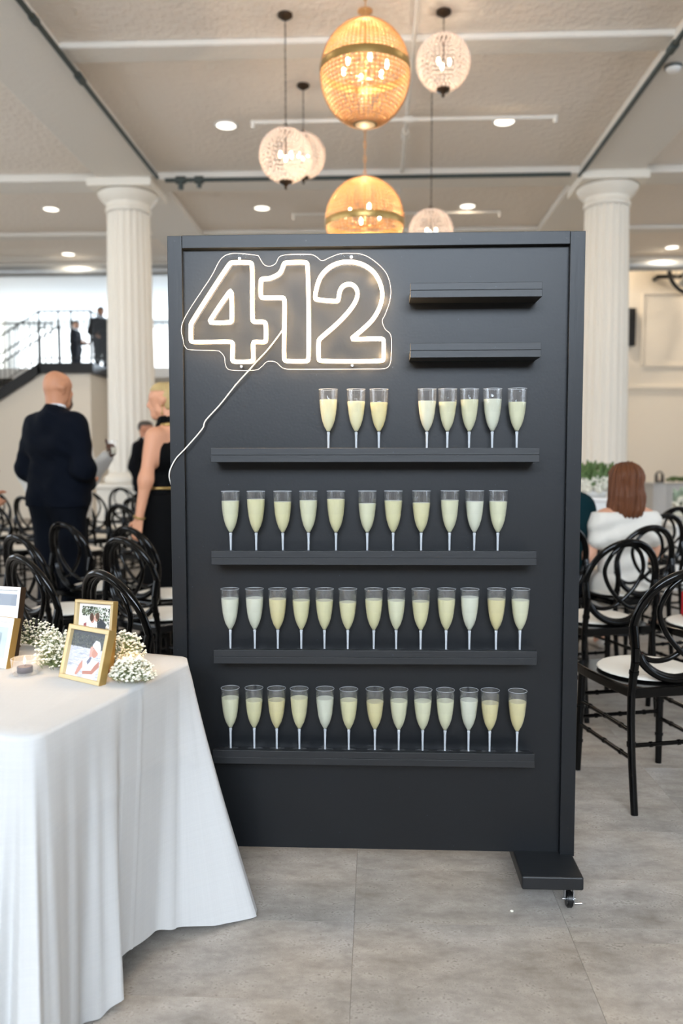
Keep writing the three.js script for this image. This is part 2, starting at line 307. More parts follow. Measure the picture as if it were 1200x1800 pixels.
for (const [x, z, label] of cans) {
  const o = thing('recessed_light', label, 'ceiling light', [x, CEIL, z]);
  part('trim', lathe([[0.12, -0.012], [0.135, -0.015], [0.15, -0.008], [0.15, 0.0], [0.12, 0.0]], 32), M.white, o);
  part('lens', new THREE.CylinderGeometry(0.122, 0.122, 0.006, 32).translate(0, -0.008, 0), M.lens, o);
  areaLight(WARM, z > -6 ? CAN_LIGHT * (z > 1 ? 0.3 : 0.15) : CAN_LIGHT, 0.17, 0.17, [x, CEIL - 0.016, z], [0, -1, 0.0001]);
}
{ const o = thing('gallery_light', 'recessed light in the bright gallery ceiling above the stair rail', 'ceiling light', [-9.1, CEIL, -16.9]);
  part('trim', lathe([[0.12, -0.012], [0.15, -0.008], [0.15, 0]], 24), M.white, o); part('lens', new THREE.CylinderGeometry(0.122, 0.122, 0.006, 24).translate(0, -0.008, 0), M.lens, o); areaLight(WARM, CAN_LIGHT, 0.17, 0.17, [-9.1, CEIL - 0.016, -16.9], [0, -1, 0.0001]); }
for (const [x, label] of [[4.6, 'recessed light over the panelled wall beside the wall speaker'], [8.2, 'recessed light over the panelled wall and the long white table']]) { const o = thing('wall_washer_light', label, 'ceiling light', [x, 6.4, -16.0]);
  part('trim', lathe([[0.12, -0.012], [0.15, -0.008], [0.15, 0]], 24), M.white, o); part('lens', new THREE.CylinderGeometry(0.122, 0.122, 0.006, 24).translate(0, -0.008, 0), M.lens, o); areaLight(WARM, CAN_LIGHT * 4, 0.17, 0.17, [x, 6.384, -16.0], [0, -1, -0.12]); }
// ---------------------------------------------------------------- pendant globes
function chainGeo(x, y0, y1, z, r = 0.012) {
  const out = [], n = Math.max(2, Math.round((y1 - y0) / (r * 3.4))), link = new THREE.TorusGeometry(r, r * 0.22, 5, 8); link.scale(0.7, 1.45, 1);
  for (let i = 0; i < n; i++) { const g = link.clone(); if (i % 2) g.rotateY(Math.PI / 2); g.translate(x, y0 + (i + 0.5) * (y1 - y0) / n, z); out.push(g); }
  out.push(rod([x + 0.003, y0, z], [x + 0.003, y1, z], 0.003, 0.003, 5));
  return merge(out);
}
function goldGlobe(x, y, z, label, w, h, up) {
  const o = thing('gold_globe_pendant', label, 'pendant lamp', [x, y, z], 0, 'gold globe pendants in a column behind the display wall');
  const R = (t) => w * Math.sqrt(Math.max(0, 1 - t * t)), band = up ? -0.06 : 0.10;
  const wires = (t0, t1, nm, nr, r) => {
    const list = [];
    for (let i = 0; i < nm; i++) { const a = i / nm * Math.PI * 2, pts = []; for (let k = 0; k <= 6; k++) { const s = Math.asin(t0) + (Math.asin(t1) - Math.asin(t0)) * k / 6; pts.push([Math.cos(a) * w * Math.cos(s), h * Math.sin(s), Math.sin(a) * w * Math.cos(s)]); } list.push(tube(pts, r, 9, 4)); }
    for (let i = 0; i <= nr; i++) { const s = Math.asin(t0) + (Math.asin(t1) - Math.asin(t0)) * i / nr; const g = new THREE.TorusGeometry(w * Math.cos(s), r, 4, 48); g.rotateX(Math.PI / 2); g.translate(0, h * Math.sin(s), 0); list.push(g); }
    return merge(list);
  };
  part('upper_cage', wires(band + 0.05, 0.985, 64, 18, 0.0036), M.goldWire, o);
  part('lower_cage', wires(-0.96, band - 0.08, 56, 17, 0.0048), M.goldWire, o);
  part('band', lathe([[R(band - 0.1) + 0.004, h * (band - 0.1)], [R(band) + 0.008, h * (band - 0.04)], [R(band + 0.06) + 0.006, h * (band + 0.06)], [R(band + 0.06), h * (band + 0.06)], [R(band - 0.1), h * (band - 0.1)]], 48), M.gold, o);
  part('top_cap', lathe([[0, h * 1.02], [0.012, h * 1.02], [0.02, h * 1.005], [0.06, h * 0.99], [0, h * 0.98]], 24), M.gold, o);
  part('bottom_cap', lathe([[0, -h * 0.985], [w * 0.2, -h * 0.98], [w * 0.28, -h * 0.955], [0, -h * 0.95]], 32), M.paleGold, o);
  part('chain', chainGeo(0, h * 1.01, CEIL - 0.03 - y, 0, 0.02), M.goldWire, o);
  part('canopy', lathe([[0, CEIL - y], [0.07, CEIL - y], [0.07, CEIL - y - 0.015], [0.02, CEIL - y - 0.04], [0, CEIL - y - 0.04]], 24), M.goldWire, o);
  part('arms', merge([rod([0, h, 0], [0, -0.1 * h, 0], 0.01), ...[0, 1, 2, 3, 4, 5].map((i) => { const a = i * Math.PI / 3 + 0.3; return tube([[0, -0.1 * h, 0], [Math.cos(a) * w * 0.25, -0.14 * h, Math.sin(a) * w * 0.25], [Math.cos(a) * w * 0.5, -0.05 * h, Math.sin(a) * w * 0.5]], 0.007, 10, 6); })]), M.goldWire, o);
  for (let i = 0; i < 6; i++) { const a = i * Math.PI / 3 + 0.3, bx = Math.cos(a) * w * 0.5, bz = Math.sin(a) * w * 0.5, by = up && i % 2 ? 0.12 * h : 0.02;
    part('bulb', ball(0.017, bx, by + 0.03, bz, 10, 8, 1, 2.1, 1), M.bulb, o); }
  const l = new THREE.PointLight(WARM, BULB * 10, 0, 2); l.shadow.radius = 1.2; l.position.set(x, y + 0.05, z); scene.add(l);
}
goldGlobe(-0.085, 4.47, -4.5, 'upper gold wire globe with six candle bulbs, hung highest and nearest', 0.37, 0.42, false);
goldGlobe(-0.10, 3.57, -5.5, 'lower gold wire globe whose base drops behind the display wall top', 0.375, 0.40, true);
const beadGeo = new THREE.IcosahedronGeometry(0.0138, 1);
function crystalGlobe(x, y, z, label, r = 0.245) {
  const o = thing('crystal_globe_pendant', label, 'pendant lamp', [x, y, z], 0, 'small crystal globe pendants');
  const list = []; const rows = 19;
  for (let j = 1; j < rows; j++) { const p = j / rows * Math.PI, n = Math.max(6, Math.round(Math.PI * 2 * r * Math.sin(p) / 0.041)); for (let i = 0; i < n; i++) { const a = i / n * Math.PI * 2; list.push([r * Math.sin(p) * Math.cos(a), r * Math.cos(p), r * Math.sin(p) * Math.sin(a)]); } }
  const b = new THREE.InstancedMesh(beadGeo, M.crystal, list.length), m = new THREE.Matrix4();
  list.forEach((p, i) => b.setMatrixAt(i, m.makeTranslation(...p))); b.name = 'beads'; b.userData.kind = 'stuff'; o.add(b);
  part('top_cap', lathe([[0, r + 0.045], [0.015, r + 0.04], [0.03, r + 0.02], [0.06, r + 0.008], [0.07, r - 0.012], [0, r - 0.012]], 24), M.bronze, o);
  part('finial', lathe([[0, -r + 0.012], [0.065, -r + 0.012], [0.06, -r - 0.012], [0.025, -r - 0.025], [0.012, -r - 0.05], [0.016, -r - 0.06], [0, -r - 0.075]], 24), M.bronze, o);
  part('chain', chainGeo(0, r + 0.04, CEIL - 0.05 - y, 0, 0.011), M.bronze, o);
  part('canopy', lathe([[0, CEIL - y], [0.07, CEIL - y], [0.072, CEIL - y - 0.02], [0.03, CEIL - y - 0.05], [0, CEIL - y - 0.055]], 24), M.bronze, o);
  part('stem', rod([0, r, 0], [0, 0, 0], 0.008), M.bronze, o);
  for (let i = 0; i < 3; i++) { const a = i * 2.1 + 0.4; part('bulb', ball(0.016, Math.cos(a) * 0.06, 0.0, Math.sin(a) * 0.06, 10, 8, 1, 2.2, 1), M.bulb, o); }
  const l = new THREE.PointLight(WARM, BULB * 0.75, 0, 2); l.shadow.radius = 1; l.position.set(x, y - 0.06, z); scene.add(l);
}
crystalGlobe(-0.856, 4.197, -5.53, 'crystal bead globe on a long chain, its lower half in front of another globe');
crystalGlobe(-0.815, 4.72, -6.99, 'crystal bead globe on a short chain, partly hidden behind another crystal globe', 0.24);
crystalGlobe(0.637, 5.03, -5.54, 'crystal bead globe hung close to the ceiling right of the upper gold globe');
crystalGlobe(0.627, 3.87, -7.0, 'crystal bead globe low on a long chain just above the display wall top', 0.24);
// ---------------------------------------------------------------- the black display wall
const wall = thing('display_wall', 'tall black painted display wall on wheels with six narrow ledges and a glowing number', 'display wall');
{
  const W = 1.22, top = 1.9725, bot = 0.111, h = top - bot, t = 0.019, sw = 0.0435, rw = 0.0375;
  part('panel', box(W - 0.01, h - 0.006, 0.012, 0, (top + bot) / 2 - 0.001, -0.025), M.panel, wall);
  for (const s of [-1, 1]) part('stile', box(sw, h, t, s * (W - sw) / 2, (top + bot) / 2, -t / 2, 0.0015), M.frame, wall);
  part('top_rail', box(W - 2 * sw - 0.001, rw, t, 0, top - rw / 2 + 0.001, -t / 2, 0.0015), M.rail, wall);
  part('back_frame', merge([box(0.04, h, 0.05, -0.58, (top + bot) / 2, -0.056), box(0.04, h, 0.05, 0.58, (top + bot) / 2, -0.056), box(1.12, 0.04, 0.05, 0, top - 0.03, -0.056), box(1.12, 0.04, 0.05, 0, bot + 0.03, -0.056)]), M.frame, wall);
  for (const s of [-1, 1]) {
    const f = part('foot', box(0.177, 0.040, 0.46, s * 0.5175, 0.0955, -0.095, 0.006), M.shelf, wall);
    for (const e of [0.088, -0.27]) {
      const c = holder('caster', wall, [s * 0.575, 0, e]);
      part('wheel', merge([rod([-0.0085, 0.0265, 0], [0.0085, 0.0265, 0], 0.0215, 0.0215, 28), rod([-0.0055, 0.0265, 0], [0.0055, 0.0265, 0], 0.0245, 0.0245, 28)]), M.rubber, c);
      part('fork', merge([box(0.0025, 0.046, 0.022, -0.0125, 0.048, -0.004), box(0.0025, 0.046, 0.022, 0.0125, 0.048, -0.004), box(0.034, 0.004, 0.034, 0, 0.0725, -0.004), rod([-0.019, 0.0265, 0], [0.019, 0.0265, 0], 0.0035)]), M.steel, c);
      part('brake_lever', merge([rod([0.012, 0.0265, 0], [0.012, 0.024, 0.02], 0.003), rod([0.0125, 0.024, 0.02], [0.033, 0.025, 0.022], 0.0035)]), M.steel, c);
    }
  }
  for (const [x, y] of [[-0.588, 1.958], [-0.592, 1.36], [-0.587, 1.02], [0.588, 1.957], [0.59, 1.3], [0.587, 0.72], [0.59, 0.2], [-0.2, 1.955], [0.25, 1.954], [0.555, 1.953]])
    part('nail', new THREE.CylinderGeometry(0.0019, 0.0019, 0.0012, 10).rotateX(Math.PI / 2).translate(x, y, 0.0002), M.rubber, wall);
  // ledges: a board with a raised front lip that hides the feet of the glasses
  const ledge = (x0, x1, y, tilt = 0) => {
    const L = x1 - x0, s = holder('ledge', wall, [(x0 + x1) / 2, y, 0]); s.rotation.z = tilt;
    part('board', box(L, 0.0205, 0.089, 0, -0.0308, 0.0255, 0.0012), M.shelf, s);
    part('front_lip', box(L, 0.0205, 0.019, 0, -0.0102, 0.0605, 0.0012), M.shelf, s);
  };
  ledge(0.103, 0.4745, 1.8145); ledge(0.1035, 0.4735, 1.6455);
  ledge(-0.473, 0.474, 1.348); ledge(-0.475, 0.470, 1.0490, 0.003); ledge(-0.472, 0.475, 0.7560, 0.005); ledge(-0.478, 0.473, 0.4515, 0.001);
}
// ---------------------------------------------------------------- glowing number sign
{
  const o = thing('number_sign', 'glowing warm white number 412 in outlined tubing on a clear board', 'neon sign', [0, 0, 0.0]);
  // the board hangs tipped slightly forward on its stand-off screws
  const tip = new THREE.Matrix4().makeTranslation(0, 1.575, 0).multiply(new THREE.Matrix4().makeRotationX(0.04)).multiply(new THREE.Matrix4().makeTranslation(0, -1.575, 0));
  const acr = [[-0.434, 1.912], [-0.346, 1.911], [-0.334, 1.902], [-0.322, 1.884], [-0.305, 1.879], [-0.287, 1.887], [-0.269, 1.909], [-0.193, 1.912], [-0.17, 1.906], [-0.152, 1.893], [-0.129, 1.902], [-0.1, 1.912], [-0.07, 1.913], [-0.035, 1.91], [-0.001, 1.892], [0.034, 1.858], [0.048, 1.817], [0.046, 1.777], [0.032, 1.737], [0.024, 1.72], [0.032, 1.697], [0.05, 1.676], [0.051, 1.621], [0.047, 1.594], [0.036, 1.583], [0.02, 1.581], [-0.02, 1.581], [-0.12, 1.581], [-0.23, 1.581], [-0.258, 1.582], [-0.273, 1.587], [-0.286, 1.6], [-0.301, 1.605], [-0.318, 1.603], [-0.333, 1.589], [-0.354, 1.579], [-0.425, 1.58], [-0.44, 1.595], [-0.443, 1.618], [-0.455, 1.633], [-0.469, 1.637], [-0.544, 1.64], [-0.559, 1.648], [-0.5645, 1.666], [-0.5635, 1.724], [-0.482, 1.845]];
  const curve = new THREE.CatmullRomCurve3(acr.map((p) => V(p[0], p[1], 0)), true, 'catmullrom', 0.5), ring = curve.getPoints(220);
  const shape = new THREE.Shape(ring.map((p) => new THREE.Vector2(p.x, p.y)));
  const plate = new THREE.ShapeGeometry(shape); plate.applyMatrix4(tip);
  part('clear_board', plate, M.acrylic, o, { label: 'clear acrylic backing board' });
  const edge = new THREE.TubeGeometry(new THREE.CatmullRomCurve3(ring.map((p) => V(p.x, p.y, 0)), true), 260, 0.0008, 6, true); edge.applyMatrix4(tip);
  part('board_edge', edge, M.acrylicEdge, o);
  const lines = {
    four_outline: [[-0.418, 1.889], [-0.356, 1.888], [-0.356, 1.719], [-0.318, 1.718], [-0.318, 1.66], [-0.355, 1.661], [-0.356, 1.604], [-0.418, 1.604], [-0.416, 1.661], [-0.54, 1.662], [-0.539, 1.714]],
    four_inner: [[-0.418, 1.811], [-0.418, 1.718], [-0.485, 1.718]],
    one_outline: [[-0.26, 1.887], [-0.194, 1.887], [-0.193, 1.604], [-0.264, 1.605], [-0.262, 1.787], [-0.331, 1.788], [-0.33, 1.841], [-0.304, 1.843, 1], [-0.274, 1.858, 1]],
    two_outline: [[-0.172, 1.782], [-0.169, 1.806, 1], [-0.155, 1.846, 1], [-0.128, 1.873, 1], [-0.099, 1.885, 1], [-0.067, 1.887, 1], [-0.035, 1.88, 1], [-0.003, 1.859, 1], [0.017, 1.827, 1], [0.024, 1.793, 1], [0.017, 1.759, 1], [-0.003, 1.724, 1], [-0.035, 1.693, 1], [-0.067, 1.667], [0.028, 1.667], [0.028, 1.604], [-0.162, 1.605], [-0.162, 1.665], [-0.105, 1.714, 1], [-0.07, 1.751, 1], [-0.053, 1.777, 1], [-0.048, 1.799, 1], [-0.056, 1.817, 1], [-0.07, 1.824, 1], [-0.088, 1.82, 1], [-0.099, 1.806, 1], [-0.105, 1.776]],
  };
  for (const [name, pts] of Object.entries(lines)) {
    // corners are bent with a small radius; soft points follow a smooth curve
    const path = [], n = pts.length;
    for (let i = 0; i < n; i++) {
      const a = pts[(i + n - 1) % n], b = pts[i], c = pts[(i + 1) % n], B = V(b[0], b[1], 0);
      if (b[2]) { path.push(B); continue; }
      const d1 = V(a[0] - b[0], a[1] - b[1], 0), d2 = V(c[0] - b[0], c[1] - b[1], 0), r = Math.min(0.006, d1.length() / 3, d2.length() / 3);
      path.push(B.clone().addScaledVector(d1.normalize(), r), B.clone().addScaledVector(d1, r * 0.25).addScaledVector(d2.normalize(), r * 0.25), B.clone().addScaledVector(d2, r));
    }
    const dense = new THREE.CatmullRomCurve3(path, true, 'centripetal', 0.5);
    const g = new THREE.TubeGeometry(dense, n * 26, 0.0061, 10, true); g.translate(0, 0, 0.0095); g.applyMatrix4(tip);
    part(name, g, M.neon, o, { label: 'glowing outline of the figure ' + { four_outline: '4', four_inner: '4, inner triangle', one_outline: '1', two_outline: '2' }[name] });
    const L = dense.getLength(), k = Math.max(2, Math.round(L / 0.07));
    for (let i = 0; i < k; i++) { const p = dense.getPointAt((i + 0.5) / k), l = new THREE.PointLight(new THREE.Color(1, 0.68, 0.36), 0.028, 0, 2); l.shadow.radius = 0.22; l.position.set(p.x, p.y, 0.0095).applyMatrix4(tip); scene.add(l); }
  }
  for (const [x, y] of [[-0.393, 1.901], [-0.066, 1.902], [-0.392, 1.59], [-0.064, 1.591]]) {
    part('screw', merge([rod([x, y, -0.018], [x, y, 0.0035], 0.003), rod([x, y, 0.0015], [x, y, 0.0045], 0.0048, 0.0042, 14)]).applyMatrix4(tip), M.steel, o);
  }
  const cord = [[-0.262, 1.715, -0.004], [-0.269, 1.699, -0.006], [-0.313, 1.642, -0.006], [-0.35, 1.603, -0.006], [-0.371, 1.577, 0.004], [-0.409, 1.537, 0.002], [-0.458, 1.479, -0.004], [-0.502, 1.431, -0.002], [-0.513, 1.405, 0.0], [-0.562, 1.348, 0.006], [-0.591, 1.318, 0.006], [-0.6085, 1.287, 0.005], [-0.6135, 1.267, 0.002], [-0.6135, 1.25, -0.008], [-0.6145, 1.235, -0.03], [-0.60, 1.15, -0.09]];
  part('power_cord', tube(cord, 0.0019, 160, 8), M.cord, o, { label: 'thin pale power cord' });
}
// ---------------------------------------------------------------- champagne flutes on the ledges
{
  const wallR = (y) => { // inside radius of the bowl at height y
    const k = [[0.067, 0.0032], [0.073, 0.0062], [0.079, 0.0098], [0.089, 0.0148], [0.105, 0.0197], [0.125, 0.0233], [0.147, 0.0258], [0.165, 0.0268], [0.193, 0.0272]];
    for (let i = 1; i < k.length; i++) if (y <= k[i][0]) { const t = (y - k[i - 1][0]) / (k[i][0] - k[i - 1][0]); return k[i - 1][1] + (k[i][1] - k[i - 1][1]) * t; }
    return 0.0272;
  };
  const prof = (y0, y1, off, n) => { const l = []; for (let i = 0; i <= n; i++) { const y = y0 + (y1 - y0) * i / n; l.push([Math.max(0.0005, wallR(y) + off), y]); } return l; };
  const bowlGeo = merge([lathe([[0.0045, 0.0650], ...prof(0.068, 0.193, 0.0007, 20)], 36), lathe(prof(0.125, 0.193, 0.0001, 10), 36)]);
  const rimGeo = new THREE.TorusGeometry(0.0276, 0.0006, 6, 40); rimGeo.rotateX(Math.PI / 2); rimGeo.translate(0, 0.193, 0);
  const stemGeo = lathe([[0.0001, 0.003], [0.0034, 0.003], [0.0029, 0.008], [0.0031, 0.03], [0.0037, 0.058], [0.0047, 0.066], [0.0042, 0.069], [0.0001, 0.0695]], 16);
  const footGeo = lathe([[0.0001, 0.0], [0.0262, 0.0], [0.0268, 0.0009], [0.0262, 0.0018], [0.010, 0.0030], [0.004, 0.0052], [0.0001, 0.0055]], 32);
  const drinkMat = [[0xe3e3c4, 'cloudy straw coloured'], [0xe4e0b4, 'yellow straw coloured'], [0xe2e4d2, 'cloudy near white'], [0xe5dca8, 'deeper golden']].map(([c]) => PM({ color: c, roughness: 0.25, transmission: 0.45, thickness: 0, clearcoat: 0.5, clearcoatRoughness: 0.1 }));
  drinkMat.forEach((m) => { m.roughness = 0.95; });
  const tones = ['cloudy straw coloured', 'yellow straw coloured', 'near white cloudy', 'golden'];
  const drinks = new Map();
  const drinkGeo = (top) => { if (!drinks.has(top)) drinks.set(top, lathe([[0.0001, 0.0705], ...prof(0.071, top, -0.0004, 16), [wallR(top) * 0.96, top + 0.0004], [0.0001, top + 0.0002]], 32)); return drinks.get(top); };
  const ord = ['first', 'second', 'third', 'fourth', 'fifth', 'sixth', 'seventh', 'eighth', 'ninth', 'tenth', 'eleventh', 'twelfth', 'thirteenth'];
  const rows = [
    { y: 1.3278, n: 'top row of glasses', x: [-0.134, -0.052, 0.015, 0.156, 0.216, 0.28, 0.347, 0.418], lv: [29, 25, 22, 25, 23, 28, 29, 22], t: [0, 0, 1, 2, 0, 0, 2, 0] },
    { y: 1.0288, n: 'second row of glasses', x: [-0.428, -0.351, -0.271, -0.194, -0.112, -0.019, 0.058, 0.141, 0.225, 0.298, 0.367], lv: [30, 34, 28, 31, 34, 24, 30, 25, 31, 28, 28], t: [0, 1, 1, 0, 1, 0, 1, 1, 0, 2, 0] },
    { y: 0.7358, n: 'third row of glasses', x: [-0.432, -0.358, -0.288, -0.217, -0.147, -0.077, 0.001, 0.068, 0.141, 0.217, 0.286, 0.365, 0.436], lv: [30, 31, 29, 26, 26, 22, 28, 26, 24, 29, 34, 29, 27], t: [2, 2, 3, 1, 1, 1, 1, 0, 1, 1, 2, 3, 0] },
    { y: 0.4313, n: 'bottom row of glasses', x: [-0.434, -0.362, -0.293, -0.224, -0.146, -0.074, 0.005, 0.077, 0.149, 0.216, 0.287, 0.35, 0.431], lv: [29, 23, 25, 31, 30, 27, 23, 26, 26, 27, 29, 23, 27], t: [0, 1, 3, 1, 2, 1, 3, 0, 0, 0, 2, 3, 3] },
  ];
  rows.forEach((r) => r.x.forEach((x, i) => {
    const tilt = [0.005, 0.003, 0.005, 0.001][rows.indexOf(r)] * x * (r.y > 1.2 ? 0 : 1), dz = rr(-0.002, 0.003);
    const label = `champagne flute, ${tones[r.t[i]]} drink, ${ord[i]} from the stair side, ${r.n}`;
    const o = thing('champagne_flute', label, 'champagne glass', [x, 0, 0.010 + dz], rr(0, 6), 'champagne flutes on the ledges of the display wall');
    o.position.y = r.y + tilt - 0.0003;
    part('foot', footGeo, M.flute, o); part('stem', stemGeo, M.fluteStem, o); part('bowl', bowlGeo, M.flute, o); part('rim', rimGeo, M.fluteStem, o);
    part('drink', drinkGeo(0.193 - 0.0305 - (29 - r.lv[i]) * 0.0013), drinkMat[r.t[i]], o);
  }));
}
// ---------------------------------------------------------------- photo table with its long white cloth
{
  const TH = 0.76, A = V(-0.505, 0, 0.185), B = V(-0.690, 0, 0.845);   // the end of the table: far corner, near corner
  const e = B.clone().sub(A).normalize(), n = V(-e.z, 0, e.x); // along the end; outward normal
  const out = V(e.z, 0, -e.x).x > 0 ? V(e.z, 0, -e.x) : V(-e.z, 0, e.x);
  const back = out.clone().multiplyScalar(-1), L = 1.85, EL = A.distanceTo(B);
  const C = B.clone().addScaledVector(back, L), D = A.clone().addScaledVector(back, L);
  // outline with rounded corners, walked once round: points, outward directions
  const R = 0.05, loop = [];
  const corner = (P, d0, d1, steps) => { for (let i = 0; i <= steps; i++) { const a = i / steps * Math.PI / 2, nn = d0.clone().multiplyScalar(Math.cos(a)).addScaledVector(d1, Math.sin(a)); const cen = P.clone().addScaledVector(d0, -R).addScaledVector(d1, -R); loop.push([cen.clone().addScaledVector(nn, R), nn, true]); } };
  const side = (P, Q, nn, steps) => { for (let i = 1; i < steps; i++) loop.push([P.clone().lerp(Q, i / steps), nn.clone(), false]); };
  const front = e.clone(), rear = e.clone().negate();
  corner(A, rear, out, 16); side(A.clone().addScaledVector(e, R), B.clone().addScaledVector(e, -R), out, 70);
  corner(B, out, front, 24); side(B.clone().addScaledVector(back, R), C.clone().addScaledVector(back, -R), front, 90);
  corner(C, front, back, 10); side(C.clone().addScaledVector(e, -R), D.clone().addScaledVector(e, R), back, 40);
  corner(D, back, rear, 10); side(D.clone().addScaledVector(back, -R), A.clone().addScaledVector(back, R), rear, 60);
  const N = loop.length, rows = 44;
  // how the skirt hangs: outward swing at the hem, sideways swing, hem height, by place along the loop
  const iA0 = 0, iA1 = 16, iB0 = iA1 + 69, iB1 = iB0 + 25;
  const K = [ // loop index, swing across the end (outward), swing along the end (toward the front), hem height
    [0, 0.0, -0.05, 0.004], [4, 0.06, -0.08, 0.004], [8, 0.158, -0.105, 0.004], [12, 0.158, -0.08, 0.004], [16, 0.09, -0.02, 0.012], [iA1 + 5, 0.0, 0.03, 0.04], [iA1 + 14, -0.03, 0.02, 0.06], [iA1 + 34, -0.03, 0.02, 0.085],
    [iA1 + 38, -0.03, 0.0, 0.085], [iA1 + 42, 0.004, -0.005, 0.02], [iA1 + 48, -0.012, 0.0, 0.004], [iA1 + 54, -0.05, -0.02, 0.004], [iA1 + 60, -0.01, 0.01, 0.004], [iB0, 0.035, 0.05, 0.004], [iB0 + 6, 0.045, 0.07, 0.004], [iB0 + 11, 0.075, 0.10, 0.004],
    [iB0 + 16, 0.05, 0.11, 0.004], [iB0 + 20, 0.0, 0.05, 0.006], [iB1, 0.01, 0.11, 0.004], [iB1 + 8, 0.0, 0.03, 0.004], [iB1 + 16, 0.0, 0.085, 0.004], [iB1 + 26, 0, 0.02, 0.01], [iB1 + 40, 0, 0.06, 0.01], [iB1 + 60, 0, 0.02, 0.01], [iB1 + 88, 0, 0.06, 0.004], [iB1 + 96, -0.06, 0.0, 0.004], [iB1 + 140, -0.05, 0, 0.004], [iB1 + 150, 0, -0.05, 0.004], [N, 0, -0.05, 0.004]];
  const at = (i, c) => { let k = 1; while (k < K.length - 1 && K[k][0] < i) k++; const a = K[k - 1], b = K[k]; let t = (i - a[0]) / (b[0] - a[0]); t = Math.max(0, Math.min(1, t)); t = t * t * (3 - 2 * t); return a[c] + (b[c] - a[c]) * t; };
  const pos = [], uv = [], idx = [];
  const centre = A.clone().add(C).multiplyScalar(0.5);
  const inner = 12;
  for (let j = 0; j <= inner + rows; j++) for (let i = 0; i < N; i++) {
    const [P, nn] = loop[i]; let q;
    if (j < inner) { const t = j / inner; q = centre.clone().lerp(P, t); q.y = TH + 0.0005 * Math.sin(q.x * 9 + q.z * 5); if (t > 0.985) q.y -= 0.002; }
    else {
      const t = (j - inner) / rows, s = Math.max(0, t), hem = at(i, 3);
      const f = Math.pow(s, 1.15), bend = Math.min(1, s * 14);
      q = P.clone().addScaledVector(nn, 0.004 * bend).addScaledVector(out, at(i, 1) * f).addScaledVector(e, at(i, 2) * f);
      q.y = TH - (1 - Math.cos(Math.min(1, s * 18) * Math.PI / 2)) * 0.0 - (TH - hem) * s;
      // soft ripples that grow toward the hem
      const plain = i > iA1 + 2 && i < iA1 + 37 ? 0.06 : 1, crease = i === iA1 + 27 ? 0.0022 * bend : 0;
      const w = plain * (0.006 * f * Math.sin(i * 0.55 + 1.3 * Math.sin(i * 0.13)) + 0.0022 * f * Math.sin(i * 1.25 + s * 4)) + crease + (i > iA1 && i < iB0 ? 0.002 * Math.exp(-(((s - 0.36 + (i - iA1) * 0.0012) / 0.02) ** 2)) : 0);
      q.addScaledVector(nn, w);
    }
    pos.push(q.x, q.y, q.z); uv.push(j < inner ? q.x : i * 0.0089 + 3, j < inner ? q.z : q.y);
  }
  for (let j = 0; j < inner + rows; j++) for (let i = 0; i < N; i++) { const a = j * N + i, b = j * N + (i + 1) % N; idx.push(a, b, a + N, b, b + N, a + N); }
  const g = new THREE.BufferGeometry(); g.setAttribute('position', new THREE.Float32BufferAttribute(pos, 3)); g.setAttribute('uv', new THREE.Float32BufferAttribute(uv, 2)); g.setIndex(idx); g.computeVertexNormals();
  const t = thing('photo_table', 'long table under a floor length white cloth, with framed photos on it', 'table');
  part('tablecloth', g, M.cloth, t, { label: 'white cloth falling to the floor in folds' });
  const board = new THREE.Shape([A, B, C, D].map((p) => { const c = p.clone().lerp(centre, 0.05); return new THREE.Vector2(c.x, -c.z); }));
  const top = new THREE.ExtrudeGeometry(board, { depth: 0.025, bevelEnabled: false }); top.rotateX(-Math.PI / 2); top.translate(0, TH - 0.03, 0);
  part('tabletop', top, M.white, t);
}
